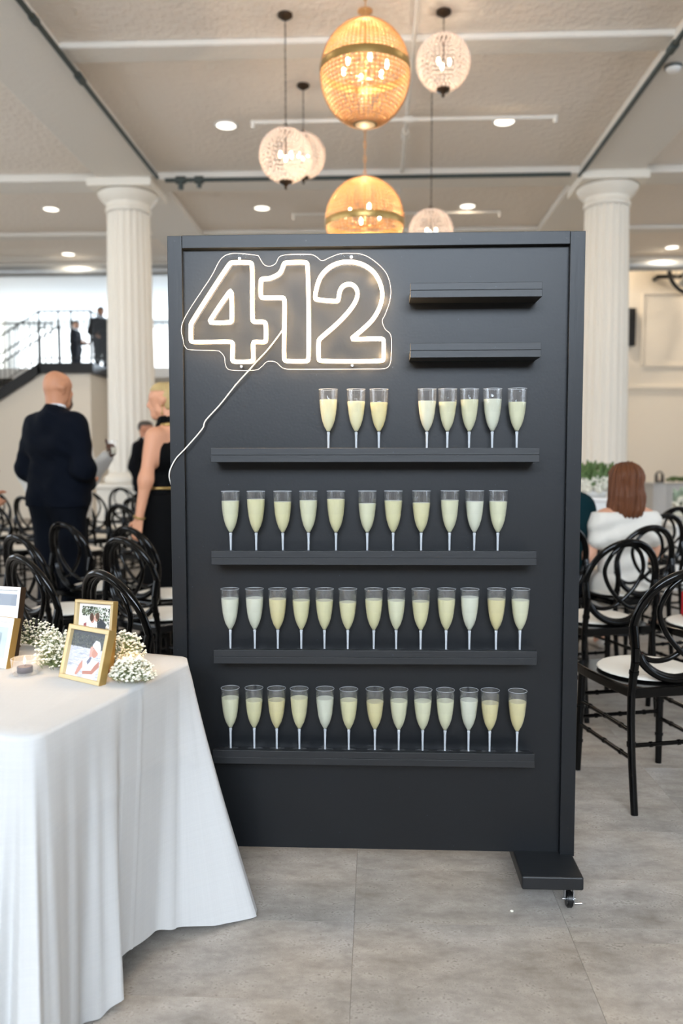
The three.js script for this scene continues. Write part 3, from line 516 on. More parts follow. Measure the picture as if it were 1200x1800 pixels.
// ---------------------------------------------------------------- framed photographs (flat prints drawn as pictures)
function print(w, h, draw) {
  const c = document.createElement('canvas'); c.width = w; c.height = h; const x = c.getContext('2d'); draw(x, w, h);
  const t = new THREE.CanvasTexture(c); t.colorSpace = THREE.SRGBColorSpace; t.magFilter = THREE.LinearFilter;
  return S({ map: t, roughness: 0.6 });
}
const blob = (x, c, ...p) => { x.fillStyle = c; x.beginPath(); x.moveTo(p[0], p[1]); for (let i = 2; i < p.length; i += 2) x.lineTo(p[i], p[i + 1]); x.closePath(); x.fill(); };
const oval = (x, c, a, b, r, s, k = 0) => { x.fillStyle = c; x.beginPath(); x.ellipse(a, b, r, s, k, 0, Math.PI * 2); x.fill(); };
const lakePrint = print(360, 420, (x, w, h) => {
  x.fillStyle = '#c9cbd6'; x.fillRect(0, 0, w, h);
  x.fillStyle = '#4f555c'; x.fillRect(0, 0, w, 150);
  for (let i = 0; i < 700; i++) { x.fillStyle = ['#3c4347', '#5d655f', '#6d7266', '#474d55'][i % 4]; x.fillRect(rnd() * w, 30 + rnd() * 118, 4 + rnd() * 10, 3 + rnd() * 9); }
  for (let i = 0; i < 500; i++) { x.fillStyle = ['#e8e9f0', '#aab0c0', '#d5d7e2', '#9aa1b2'][i % 4]; x.fillRect(rnd() * w, 155 + rnd() * 265, 10 + rnd() * 40, 2 + rnd() * 2); }
  blob(x, '#e9e9ee', 0, 340, 90, 365, 130, 420, 0, 420); blob(x, '#5b6168', 118, 132, 135, 128, 150, 140, 140, 156, 122, 152);
  blob(x, '#f2f1f3', 130, 290, 190, 230, 240, 250, 230, 330, 170, 380); blob(x, '#c78f80', 120, 310, 150, 260, 160, 330, 110, 410, 90, 400); blob(x, '#6f7488', 190, 270, 225, 215, 240, 250, 205, 300);
  blob(x, '#d9a596', 205, 140, 235, 120, 240, 220, 210, 230); blob(x, '#f4f2f4', 235, 240, 300, 260, 310, 330, 290, 420, 170, 420, 200, 370); blob(x, '#b97f70', 280, 290, 315, 250, 325, 300, 270, 375, 170, 390, 165, 360, 250, 345);
  oval(x, '#c9907f', 262, 180, 30, 48, 0.2); blob(x, '#f6f4f5', 222, 120, 250, 70, 290, 80, 310, 130, 305, 230, 290, 180, 240, 140);
});
const couplePrint = print(320, 400, (x, w, h) => {
  x.fillStyle = '#dcdcd6'; x.fillRect(0, 0, w, h);
  for (let i = 0; i < 420; i++) { x.fillStyle = ['#35402f', '#55603f', '#8b9a86', '#20281f'][i % 4]; const a = rnd() * w; x.fillRect(a, rnd() * (a > 170 ? 130 : 60), 4 + rnd() * 12, 3 + rnd() * 9); }
  x.fillStyle = '#a99a78'; x.fillRect(0, 150, w, 130); for (let i = 0; i < 160; i++) { x.fillStyle = ['#7d7358', '#c8b894', '#8f8f86'][i % 3]; x.fillRect(rnd() * w, 140 + rnd() * 150, 6 + rnd() * 12, 5 + rnd() * 8); }
  x.fillStyle = '#b9ae8c'; x.fillRect(0, 250, w, 150); x.translate(0, -62);
  blob(x, '#efecea', 88, 200, 130, 170, 165, 200, 160, 300, 185, 400, 60, 400, 90, 300); oval(x, '#b98572', 128, 150, 22, 32); oval(x, '#4f382a', 118, 140, 22, 30);
  blob(x, '#3b4146', 185, 180, 225, 150, 280, 180, 290, 300, 275, 400, 175, 400, 190, 290); oval(x, '#c49580', 172, 140, 20, 30); oval(x, '#5a4636', 185, 130, 22, 26);
  blob(x, '#a05a5a', 30, 190, 60, 180, 66, 280, 26, 270); oval(x, '#7a3d44', 160, 262, 22, 18); blob(x, '#f1efee', 20, 240, 50, 230, 44, 330, 10, 330);
});
const greyPrint = print(240, 320, (x, w, h) => { x.fillStyle = '#a9b6b8'; x.fillRect(0, 0, w, h); x.fillStyle = '#c9d2d4'; x.fillRect(60, 40, 60, 220); x.fillStyle = '#7b8c90'; x.fillRect(150, 60, 60, 180); });
const palePrint = print(240, 320, (x, w, h) => { x.fillStyle = '#dfe4e9'; x.fillRect(0, 0, w, h); x.fillStyle = '#7a828d'; x.fillRect(0, 20, w, 60); x.fillStyle = '#f3f4f6'; x.fillRect(20, 90, 200, 200); x.fillStyle = '#c65a66'; x.fillRect(30, 84, 40, 5); });
function photoFrame(label, pos, yaw, lean, w, h, bar, faceMat, sideMat, printMat, mount, easel = true) {
  const o = thing('framed_photo', label, 'photo frame', pos, yaw);
  const d = 0.022, tilt = new THREE.Matrix4().makeRotationX(-lean), put = (geo) => geo.applyMatrix4(tilt);
  const rail = (ww, hh, x, y) => put(box(ww, hh, d, x, y, -d / 2, 0.0012));
  part('frame_rail', rail(w, bar, 0, bar / 2), faceMat, o); part('frame_rail', rail(w, bar, 0, h - bar / 2), faceMat, o);
  part('frame_rail', rail(bar, h - 2 * bar, -w / 2 + bar / 2, h / 2), faceMat, o); part('frame_rail', rail(bar, h - 2 * bar, w / 2 - bar / 2, h / 2), faceMat, o);
  if (sideMat) part('frame_edge', merge([put(box(0.0012, h, d - 0.001, w / 2 + 0.0006, h / 2, -d / 2)), put(box(0.0012, h, d - 0.001, -w / 2 - 0.0006, h / 2, -d / 2)), put(box(w, 0.0012, d - 0.001, 0, h + 0.0006, -d / 2))]), sideMat, o);
  const iw = w - 2 * bar, ih = h - 2 * bar;
  const fl = (ww, hh, z) => { const q = new THREE.PlaneGeometry(ww, hh); q.translate(0, h / 2, z); return put(q); };
  if (mount > 0) part('mount', put(box(iw, ih, 0.0015, 0, h / 2, -0.012)), M.matBoard, o);
  part('photo', fl(iw - 2 * mount, ih - 2 * mount, -0.0108), printMat, o);
  part('glazing', fl(iw, ih, -0.006), M.glassPane, o);
  part('backing', put(box(w - 0.006, h - 0.006, 0.003, 0, h / 2, -d)), M.kraft, o);
  if (easel) { const q = new THREE.Shape([new THREE.Vector2(-0.028, 0), new THREE.Vector2(0.028, 0), new THREE.Vector2(0.014, h * 0.62), new THREE.Vector2(-0.014, h * 0.62)]); const ex = new THREE.ExtrudeGeometry(q, { depth: 0.003, bevelEnabled: false });
    ex.rotateX(Math.asin(Math.min(0.9, 0.5))); const zb = -(d + 0.002) - Math.sin(lean) * h * 0.62 * 1 - h * 0.31; ex.translate(0, 0, zb + 0.0); part('easel_leg', ex, M.kraft, o); }
  return o;
}
const TT = 0.7612;
photoFrame('small gold frame with a lakeside photo of a couple, one in a white hat', [-0.738, TT, 0.447], -0.545, 0.27, 0.152, 0.136, 0.0105, M.paleGold, M.gold, lakePrint, 0);
photoFrame('taller gold frame with a white mount and an outdoor wedding photo, behind the lakeside photo', [-0.752, TT, 0.325], -0.30, 0.14, 0.120, 0.180, 0.0075, M.paleGold, M.gold, couplePrint, 0.008);
photoFrame('white faced gold sided frame whose glass mirrors a window, standing lowest at the table edge', [-1.075, TT, 0.29], -0.42, 0.25, 0.22, 0.134, 0.012, M.white, M.gold, greyPrint, 0.014);
photoFrame('taller white faced frame standing behind another white frame beside the candle', [-1.105, TT, 0.175], -0.30, 0.2, 0.19, 0.195, 0.010, M.white, M.bronze, palePrint, 0.0);
// ---------------------------------------------------------------- votive candles
function votive(label, pos, waxMat) {
  const o = thing('votive_candle', label, 'candle', pos), pts = [], n = 36, posn = [], idx = [];
  const prof = [[0.0295, 0.0], [0.031, 0.006], [0.0315, 0.02], [0.033, 0.042]];
  for (let j = 0; j < 4; j++) for (let i = 0; i < n * 4; i++) { const a = i / (n * 4) * Math.PI * 2, r = prof[j][0] + 0.0011 * (j ? Math.abs(Math.cos(a * n / 2)) : 0); posn.push(r * Math.cos(a), prof[j][1], r * Math.sin(a)); }
  for (let j = 0; j < 3; j++) for (let i = 0; i < n * 4; i++) { const a = j * n * 4 + i, b = j * n * 4 + (i + 1) % (n * 4); idx.push(a, a + n * 4, b, b, a + n * 4, b + n * 4); }
  const g = new THREE.BufferGeometry(); g.setAttribute('position', new THREE.Float32BufferAttribute(posn, 3)); g.setIndex(idx); g.computeVertexNormals();
  part('ribbed_glass', g, M.votive, o, { label: 'clear ribbed glass cup' });
  part('glass_base', lathe([[0, 0], [0.030, 0], [0.031, 0.004], [0, 0.0055]], 30), M.votive, o);
  const rim = new THREE.TorusGeometry(0.0335, 0.0011, 6, 36); rim.rotateX(Math.PI / 2); rim.translate(0, 0.042, 0); part('glass_rim', rim, M.votive, o);
  part('wax', lathe([[0, 0.006], [0.0195, 0.006], [0.0195, 0.021], [0.017, 0.0215], [0, 0.021]], 28), waxMat, o);
  part('wick', rod([0, 0.021, 0], [0.001, 0.029, 0], 0.0007), M.black, o);
  part('flame', lathe([[0, 0.026], [0.0028, 0.030], [0.0036, 0.034], [0.0022, 0.041], [0, 0.048]], 12), M.flame, o);
  const l = new THREE.PointLight(new THREE.Color(1, 0.62, 0.28), 0.007, 0, 2); l.shadow.radius = 0.15; l.position.set(pos[0], pos[1] + 0.036, pos[2]); scene.add(l);
}
votive('lit candle in a clear ribbed glass with dark wax, beside the white frames', [-0.9, TT, 0.385], M.waxDark);
votive('lit candle in a clear glass with pale wax nestled in the white sprays', [-0.632, TT + 0.0005, 0.352], M.waxPale);
// ---------------------------------------------------------------- sprays of tiny white flowers
function spray(label, pos, rx, ry, rz, n, dir = [0, 0]) {
  const o = thing('flower_spray', label, 'flowers', pos), stems = [], flowers = [], buds = [];
  const petalGeo = new THREE.IcosahedronGeometry(1, 0);
  for (let i = 0; i < n; i++) {
    const a = rnd() * Math.PI * 2, u = Math.acos(1 - rnd() * 1.0), k = Math.pow(rnd(), 0.35);
    const p = [Math.cos(a) * Math.sin(u) * rx * k + dir[0] * 0.3, 0.012 + Math.cos(u) * ry * k, Math.sin(a) * Math.sin(u) * rz * k + dir[1] * 0.3];
    const r = rr(0.0022, 0.0042);
    for (let m = 0; m < 4; m++) { const f = petalGeo.clone(); f.scale(r * 0.72, r * 0.5, r * 0.72); f.rotateY(m * 1.6); f.translate(p[0] + Math.cos(m * 1.57) * r * 0.5, p[1] + (m === 3 ? r * 0.4 : 0), p[2] + Math.sin(m * 1.57) * r * 0.5); flowers.push(f); }
    if (i % 3 === 0) stems.push(tube([[p[0] * 0.15, 0.006, p[2] * 0.15], [p[0] * 0.55, p[1] * 0.5 + 0.006, p[2] * 0.55], [p[0], p[1] - 0.002, p[2]]], 0.0006, 5, 4));
    else stems.push(rod([p[0] * 0.8, Math.max(0.005, p[1] - 0.014), p[2] * 0.8], p, 0.0005, 0.0005, 4));
  }
  part('stems', merge(stems), M.stemGreen, o, { kind: 'stuff' });
  part('blossoms', merge(flowers), M.petal, o, { kind: 'stuff' });
}
spray('spray of tiny white flowers around the candle behind the lakeside photo', [-0.668, TT, 0.298], 0.055, 0.088, 0.034, 420, [0.02, -0.02]);
spray('low spray of tiny white flowers spilling past the lakeside photo toward the table end', [-0.600, TT, 0.447], 0.060, 0.054, 0.045, 460);
spray('spray of tiny white flowers between the candle and the two gold frames', [-0.842, TT, 0.325], 0.062, 0.105, 0.05, 420);
spray('spray of tiny white flowers behind the white frames', [-1.0, TT, 0.085], 0.085, 0.075, 0.04, 220);
// a single fallen petal on the floor
{ const o = thing('petal', 'single white petal lying on the floor before the wheeled foot', 'petal', [0.404, 0.0, 0.119]); part('petal_body', ball(0.0055, 0, 0.003, 0, 8, 6, 1, 0.55, 0.8), M.petal, o); }
// ---------------------------------------------------------------- black resin ring-back chairs (seat centre at the origin, facing +z)
const chairParts = (() => {
  const lean = 0.20, cy = 0.695, ry = 0.215, rx = 0.198, z0 = -0.205;
  const P = (x, y) => { const yy = y * ry; return [x * rx, cy + yy * Math.cos(lean), z0 - (yy + ry) * Math.sin(lean) - 0.03 * (1 - x * x) + 0.03]; };
  const ring = []; for (let i = 0; i < 28; i++) { const a = i / 28 * Math.PI * 2; ring.push(P(Math.cos(a), Math.sin(a))); }
  const inner = []; for (let i = 0; i < 28; i++) { const a = i / 28 * Math.PI * 2, p = P(Math.cos(a) * 0.94, Math.sin(a) * 0.945); p[2] += 0.010; inner.push(p); }
  const g = {};
  g.ring = merge([tube(ring, 0.0145, 64, 9, true), tube(inner, 0.010, 64, 8, true)]);
  const rib = [[-0.93, -0.30], [-0.80, -0.50], [-0.52, -0.64], [-0.2, -0.60], [0.1, -0.40], [0.40, -0.08], [0.56, 0.3], [0.44, 0.66], [0.22, 0.86], [0, 0.92], [-0.22, 0.86], [-0.44, 0.66], [-0.56, 0.3], [-0.40, -0.08], [-0.1, -0.40], [0.2, -0.60], [0.52, -0.64], [0.80, -0.50], [0.93, -0.30]];
  g.ribbon = tube(rib.map(([x, y], i) => { const p = P(x, y); p[2] += 0.014 - 0.028 * Math.abs(Math.sin(i * 0.35)) * 0.4 + (i > 9 ? 0.010 : 0.0); return p; }), 0.0105, 90, 8);
  const leg = (pts, r0, r1) => { const c = new THREE.CatmullRomCurve3(pts.map((p) => V(...p))), l = [], n = 10; for (let i = 0; i < n; i++) { const a = c.getPoint(i / n), b = c.getPoint((i + 1) / n), ra = r0 + (r1 - r0) * i / n, rb = r0 + (r1 - r0) * (i + 1) / n; l.push(rod(a.toArray(), b.toArray(), ra, rb, 12)); }
    for (const t of [0.28, 0.62]) { const p = c.getPoint(t), q = c.getPoint(t + 0.02), r = r0 + (r1 - r0) * t + 0.003; l.push(rod(p.toArray(), q.toArray(), r, r, 12)); } return merge(l); };
  g.rear = (s) => leg([[s * 0.198, 0, -0.255], [s * 0.197, 0.22, -0.225], [s * 0.193, 0.44, -0.208], [s * 0.196, 0.60, -0.235], P(s, 0.02)], 0.0135, 0.0165);
  g.front = (s) => leg([[s * 0.19, 0, 0.195], [s * 0.186, 0.22, 0.19], [s * 0.18, 0.435, 0.185]], 0.0135, 0.0175);
  const sh = new THREE.Shape(); sh.moveTo(-0.19, -0.21); sh.lineTo(0.19, -0.21); sh.quadraticCurveTo(0.215, 0.0, 0.205, 0.17); sh.quadraticCurveTo(0.2, 0.215, 0.14, 0.218); sh.lineTo(-0.14, 0.218); sh.quadraticCurveTo(-0.2, 0.215, -0.205, 0.17); sh.quadraticCurveTo(-0.215, 0.0, -0.19, -0.21);
  const se = new THREE.ExtrudeGeometry(sh, { depth: 0.028, bevelEnabled: true, bevelSize: 0.006, bevelThickness: 0.006, bevelSegments: 2 }); se.rotateX(Math.PI / 2); se.scale(1, 1, 1); se.translate(0, 0.458, 0); g.seat = mapUV(se);
  const cu = ball(1, 0, 0, 0, 26, 12); { const p = cu.attributes.position; for (let i = 0; i < p.count; i++) { let x = p.getX(i), y = p.getY(i), z = p.getZ(i); const k = Math.max(Math.abs(x), Math.abs(z)), r = Math.hypot(x, z), q = r > 0 ? Math.min(1, 0.35 + 0.65 * r / Math.max(k, 1e-6)) : 1; p.setXYZ(i, x * q * 0.19, 0.474 + (y > 0 ? y * 0.026 : y * 0.008), z * q * 0.195 + 0.005); } cu.computeVertexNormals(); } g.cushion = cu;
  const str = (a, b) => { const A = V(...a), B = V(...b), l = [rod(a, b, 0.0088, 0.0088, 8)]; for (const t of [0.2, 0.5, 0.8]) { const m = A.clone().lerp(B, t - 0.012), k = A.clone().lerp(B, t + 0.012); l.push(rod(m.toArray(), k.toArray(), 0.0115, 0.0115, 8)); } return merge(l); };
  g.str = [str([-0.19, 0.30, -0.215], [-0.184, 0.30, 0.19]), str([0.19, 0.30, -0.215], [0.184, 0.30, 0.19]), str([-0.194, 0.20, -0.226], [-0.187, 0.20, 0.192]), str([0.194, 0.20, -0.226], [0.187, 0.20, 0.192]), str([-0.184, 0.33, 0.188], [0.184, 0.33, 0.188]), str([-0.187, 0.23, 0.19], [0.187, 0.23, 0.19]), str([-0.194, 0.25, -0.222], [0.194, 0.25, -0.222])];
  return g;
})();
let chair0 = null;
function chair(x, z, heading, label, group) {                      // heading: degrees from straight ahead (-z), positive to the right
  const turn = Math.PI - heading * Math.PI / 180;
  let o;
  if (!chair0) {
    o = chair0 = thing('ring_back_chair', label, 'chair', [x, 0, z], turn, group);
    part('back_ring', chairParts.ring, M.resin, o); part('looped_rail', chairParts.ribbon, M.resin, o);
    for (const s of [-1, 1]) part('leg', chairParts.rear(s), M.resin, o);
    for (const s of [-1, 1]) part('leg', chairParts.front(s), M.resin, o);
    part('seat', chairParts.seat, M.resin, o); part('cushion', chairParts.cushion, M.ivory, o, { label: 'ivory seat pad' });
    for (const g of chairParts.str) part('stretcher', g, M.resin, o);
  } else { o = chair0.clone(); o.name = numbered('ring_back_chair'); scene.add(o); o.position.set(x, 0, z); o.rotation.set(0, turn, 0); o.userData = { label, category: 'chair' }; if (group) o.userData.group = group; }
  return o;
}
{
  const L = 'black ring-back chairs beside the photo table', R = 'black ring-back chairs beside the display wall';
  // each given by where the top of its back stands
  const back = (x, z, h, label, g) => { const a = h * Math.PI / 180; return chair(x + Math.sin(a) * 0.29, z - Math.cos(a) * 0.29, h, label, g); };
  back(-0.985, -0.44, 40, 'glossy black ring-back chair directly behind the two gold photo frames', L);
  back(-1.49, -0.90, 40, 'glossy black ring-back chair directly behind the white photo frames', L);
  back(-1.30, -1.66, 34, 'black ring-back chair in the second row from the table, behind the gold frames', L);
  back(-1.90, -1.78, 36, 'black ring-back chair in the second row from the table, behind the white frames', L);
  back(-1.97, -2.60, 34, 'black ring-back chair standing against the legs of the bald man', L);
  back(-1.466, -2.30, 34, 'black ring-back chair by the bare hand of the woman in black', L);
  back(1.165, -0.56, -14, 'black ring-back chair nearest the wheeled foot, its front legs by the display wall', R);
  back(1.26, -1.62, -16, 'black ring-back chair with an empty looped back before the woman in white', R);
  back(1.66, -2.48, -20, 'black ring-back chair in which the woman in white sits', R);
  back(1.13, -2.43, -20, 'black ring-back chair in which the guest in green sits', R);
  back(1.80, -1.50, -20, 'black ring-back chair cut by the picture edge, one row ahead of the nearest chair', R);
  back(2.50, -4.35, -20, 'black ring-back chair beyond the woman in white, near the flower plinth', R);
  back(2.1, -3.5, -20, 'black ring-back chair at the picture edge beside the woman in white', R);
  // the far rows on the stair side
  const rowsZ = [[-4.6, 'third'], [-5.8, 'fourth'], [-6.9, 'fifth'], [-7.9, 'sixth']], seats = ['aisle', 'second', 'third', 'fourth'];
  rowsZ.forEach(([z, rn], i) => seats.forEach((sn, k) => { if (i === 3 && k > 0) return; chair(-2.1 - 0.24 * i - k * 0.62, z - k * 0.1 - 0.25, 30, `black ring-back chair in the ${rn} row beyond the bald man, ${sn === 'aisle' ? 'at the aisle' : sn + ' from the aisle'}`, 'far rows of black chairs on the stair side'); }));
  back(-3.45, -8.45, 12, 'small far black ring-back chair before the column pedestal, beside the woman in black', 'far rows of black chairs on the stair side');
}
// ---------------------------------------------------------------- stair and gallery railing on the left
{
  const o = thing('staircase', 'steel stair with black stringers rising to a railed landing behind the bald man', 'staircase', [0, 0, 0]);
  const zF = -15.0, zB = -16.15, yL = 3.36, xL = -7.22, xR = -6.1, slope = 0.61;
  part('landing_fascia', merge([box(xR - xL + 0.1, 0.22, 0.06, (xR + xL) / 2, yL - 0.11, zF), box(0.06, 0.22, zF - zB, xR, yL - 0.11, (zF + zB) / 2)]), M.black, o);
  part('landing', box(xR - xL, 0.06, zF - zB, (xR + xL) / 2, yL - 0.03, (zF + zB) / 2), M.pipeWhite, o);
  const n = 17, rise = yL / (n + 1), run = rise / slope, sLen = n * run;
  for (const z of [zF, zB]) { const sh = new THREE.Shape([new THREE.Vector2(xL - 0.02, yL), new THREE.Vector2(xL - 0.02 - yL / slope, 0), new THREE.Vector2(xL - yL / slope + 0.40, 0), new THREE.Vector2(xL + 0.03, yL - 0.22)]); const g = new THREE.ExtrudeGeometry(sh, { depth: 0.06, bevelEnabled: false }); g.translate(0, 0, z - 0.03); part('stringer', mapUV(g), M.black, o); }
  for (let i = 0; i < n; i++) part('tread', box(run + 0.03, 0.04, zF - zB - 0.08, xL - run * (i + 0.5), yL - rise * (i + 1) + 0.03, (zF + zB) / 2), M.trimWhite, o);
  const H = 1.1, rails = [];
  const railing = (name, pts, gap, H, r = 0.022) => {
    const g = holder(name, o);
    for (let i = 1; i < pts.length; i++) {
      const a = V(...pts[i - 1]), b = V(...pts[i]);
      part('top_rail', rod([a.x, a.y + H, a.z], [b.x, b.y + H, b.z], r, r, 8), M.iron, g); part('bottom_rail', rod([a.x, a.y + 0.1, a.z], [b.x, b.y + 0.1, b.z], 0.012, 0.012, 6), M.iron, g);
      const k = Math.max(1, Math.round(a.distanceTo(b) / gap)), l = [];
      for (let j = 0; j <= k; j++) { const p = a.clone().lerp(b, j / k), w = j === 0 || j === k ? 0.024 : 0.009; l.push(rod([p.x, p.y + (w > 0.02 ? 0 : 0.1), p.z], [p.x, p.y + H, p.z], w, w, 6)); }
      part('balusters', merge(l), M.iron, g, { kind: 'stuff' });
    }
    return g;
  };
  railing('landing_railing', [[xL, yL, zF], [xL + 0.42, yL, zF], [xL + 0.7, yL, zF], [xR, yL, zF], [xR, yL, zB]], 0.13, H);
  railing('stair_railing', [[xL - 4.2, yL - 4.2 * slope, zF], [xL, yL, zF]], 0.13, H);
  railing('stair_railing', [[xL - 4.2, yL - 4.2 * slope, zB], [xL, yL, zB]], 0.13, 0.98);
  part('handrail', rod([xL - 4.2, yL - 4.2 * slope + 0.78, zF - 0.08], [xL + 0.1, yL + 0.80, zF - 0.08], 0.02, 0.02, 8), M.iron, o);
  const r2 = thing('gallery_railing', 'railing of thin bars along the bright gallery edge beyond the stair', 'railing', [0, 0, 0]), l = [];
  const rail2 = (name, x0, x1, z) => { part('top_rail', rod([x0, 4.42, z], [x1, 4.42, z], 0.02, 0.02, 8), M.iron, r2); const bars = []; for (let x = x0; x <= x1; x += 0.16) bars.push(rod([x, 3.36, z], [x, 4.42, z], 0.008, 0.008, 6)); part('balusters', merge(bars), M.iron, r2, { kind: 'stuff' }); };
  rail2('a', -11, xL - 0.2, -16.3); rail2('b', xR + 0.1, 0.2, -16.3);
}
// ---------------------------------------------------------------- flowers and tables at the far right
function arrangement(label, x, y, z, r, leaves) {
  const o = thing('flower_arrangement', label, 'flowers', [x, y, z]);
  const heads = [], lv = [];
  for (let i = 0; i < 420; i++) { const a = rnd() * 6.283, u = Math.acos(1 - rnd() * 1.25), k = rr(0.75, 1.0); const p = [Math.cos(a) * Math.sin(u) * r * k, r * 0.5 + Math.cos(u) * r * 0.8 * k, Math.sin(a) * Math.sin(u) * r * k]; const g = new THREE.IcosahedronGeometry(rr(0.014, 0.026), 0); g.translate(...p); heads.push(g); }
  for (let i = 0; i < leaves; i++) { const a = rnd() * 6.283, g = new THREE.SphereGeometry(1, 6, 4); g.scale(0.02, 0.09, 0.005); g.rotateX(rr(-0.9, 0.9)); g.rotateZ(rr(-0.9, 0.9)); g.translate(Math.cos(a) * r * rr(0.3, 0.9), r * rr(0.7, 1.5), Math.sin(a) * r * 0.8); lv.push(g); }
  part('blossoms', merge(heads), M.petal, o, { kind: 'stuff' });
  part('foliage', merge(lv), leaves > 60 ? M.leaf : M.sage, o, { kind: 'stuff' });
  part('bowl', lathe([[0, 0], [r * 0.5, 0], [r * 0.62, r * 0.3], [r * 0.58, r * 0.32], [0, r * 0.2]], 20), M.white, o);
}
for (const [x, label, z] of [[2.25, 'white flower plinth beyond the guest in green', -6], [3.25, 'white flower plinth at the picture edge beyond the woman in white', -6]]) {
  const o = thing('plinth', label, 'plinth', [x, 0, z]); const H = x > 3 ? 0.66 : 0.92; part('shaft', box(0.5, H - 0.06, 0.5, 0, H / 2, 0, 0.01), M.white, o); part('top', box(0.56, 0.04, 0.56, 0, H - 0.02, 0, 0.01), M.white, o); part('foot', box(0.56, 0.05, 0.56, 0, 0.025, 0, 0.01), M.white, o);
}
arrangement('white blossoms with green leaves on the plinth beyond the guest in green', 2.25, 0.92, -6, 0.2, 90);
arrangement('pale sage and white blossoms on the plinth at the picture edge', 3.25, 0.66, -6, 0.22, 40);
{
  const o = thing('long_table', 'long table with a pleated white cloth against the panelled wall', 'table', [8.2, 0, -15.2]);
  const pts = [], n = 120; for (let i = 0; i <= n; i++) pts.push(new THREE.Vector2(-2.4 + 4.8 * i / n, 0.03 * Math.sin(i * 0.75) * (0.5 + 0.5 * Math.sin(i * 0.31))));
  const sh = new THREE.Shape([...pts, new THREE.Vector2(2.4, 0.8), new THREE.Vector2(-2.4, 0.8)]); const g = new THREE.ExtrudeGeometry(sh, { depth: 0.76, bevelEnabled: false }); g.rotateX(-Math.PI / 2); g.translate(0, 0.0, 0.4);
  part('skirt', g, M.cloth, o); part('top', box(4.86, 0.02, 0.86, 0, 0.775, 0, 0.008), M.cloth, o);
  const l = thing('lantern', 'small black arched lantern on the far white table', 'lantern', [5.98, 0.786, -14.98]);
  part('base', box(0.16, 0.03, 0.14, 0, 0.015, 0, 0.005), M.black, l); for (const s of [-1, 1]) part('post', box(0.025, 0.15, 0.12, s * 0.065, 0.1, 0), M.black, l);
  const arch = new THREE.TorusGeometry(0.065, 0.016, 8, 16, Math.PI); arch.translate(0, 0.165, 0); part('arch', arch, M.black, l); part('candle', rod([0, 0.03, 0], [0, 0.1, 0], 0.025, 0.025, 12), M.waxPale, l);
  const gl = thing('greenery', 'low green garland lying on the far white table beside the lantern', 'plant', [6.35, 0.786, -14.95]), lv = []; for (let i = 0; i < 120; i++) { const q = new THREE.SphereGeometry(1, 6, 4); q.scale(0.018, 0.045, 0.006); q.rotateX(rr(-1.4, 1.4)); q.rotateZ(rr(-1.4, 1.4)); q.translate(rr(-0.2, 0.2), rr(0.05, 0.11), rr(-0.08, 0.08)); lv.push(q); } part('leaf_mass', merge(lv), M.leaf, gl, { kind: 'stuff' });
  const w = thing('serving_bowl', 'brown wooden bowl raised on a pale stand on the far white table', 'bowl', [6.75, 0.786, -15.1]); part('stand', lathe([[0, 0], [0.11, 0], [0.1, 0.03], [0.05, 0.05], [0.05, 0.19], [0.12, 0.22], [0, 0.22]], 20), M.ivory, w); part('bowl_body', lathe([[0, 0.22], [0.08, 0.22], [0.16, 0.29], [0.15, 0.295], [0.07, 0.235], [0, 0.235]], 24), M.kraft, w);
  const b = thing('red_handbag', 'small bright red handbag on the chair seat at the picture edge', 'handbag', [1.68, 0.50, -1.81], 0.4); part('bag_body', box(0.2, 0.14, 0.07, 0, 0.07, 0, 0.02), S({ color: 0xb3101c, roughness: 0.5 }), b); part('bag_handle', tube([[-0.06, 0.135, 0], [-0.04, 0.21, 0], [0.04, 0.21, 0], [0.06, 0.135, 0]], 0.007, 20, 6), S({ color: 0x8d0c16, roughness: 0.5 }), b);
}
// ---------------------------------------------------------------- people: one continuous skin, meshed from joints; clothes and hair are its parts
// a field is a list of round bones [ax,ay,az, bx,by,bz, ra, rb] or ellipsoids ['e', cx,cy,cz, rx,ry,rz]; blended with a smooth minimum
function field(bones, k, extra) {
  return (x, y, z) => {
    let d = 1e3;
    for (const b of bones) {
      let v;
      if (b[0] === 'e') { const X = (x - b[1]) / b[4], Y = (y - b[2]) / b[5], Z = (z - b[3]) / b[6], k0 = Math.sqrt(X * X + Y * Y + Z * Z), k1 = Math.sqrt((X / b[4]) ** 2 + (Y / b[5]) ** 2 + (Z / b[6]) ** 2); v = k1 > 1e-6 ? k0 * (k0 - 1) / k1 : -Math.min(b[4], b[5], b[6]); }
      else { const bx = b[3] - b[0], by = b[4] - b[1], bz = b[5] - b[2], px = x - b[0], py = y - b[1], pz = z - b[2], l = bx * bx + by * by + bz * bz; const h = l > 0 ? Math.max(0, Math.min(1, (px * bx + py * by + pz * bz) / l)) : 0; v = Math.sqrt((px - bx * h) ** 2 + (py - by * h) ** 2 + (pz - bz * h) ** 2) - (b[6] + (b[7] - b[6]) * h); }
      const h = Math.max(k - Math.abs(d - v), 0) / k; d = Math.min(d, v) - h * h * k * 0.25;
    }
    return extra ? extra(d, x, y, z) : d;
  };
}
function bounds(bones, pad) {
  const lo = [1e3, 1e3, 1e3], hi = [-1e3, -1e3, -1e3];
  for (const b of bones) { const pts = b[0] === 'e' ? [[b[1] - b[4], b[2] - b[5], b[3] - b[6]], [b[1] + b[4], b[2] + b[5], b[3] + b[6]]] : [[b[0] - b[6], b[1] - b[6], b[2] - b[6]], [b[0] + b[6], b[1] + b[6], b[2] + b[6]], [b[3] - b[7], b[4] - b[7], b[5] - b[7]], [b[3] + b[7], b[4] + b[7], b[5] + b[7]]];
    for (const p of pts) for (let i = 0; i < 3; i++) { lo[i] = Math.min(lo[i], p[i] - pad); hi[i] = Math.max(hi[i], p[i] + pad); } }
  return [lo, hi];
}
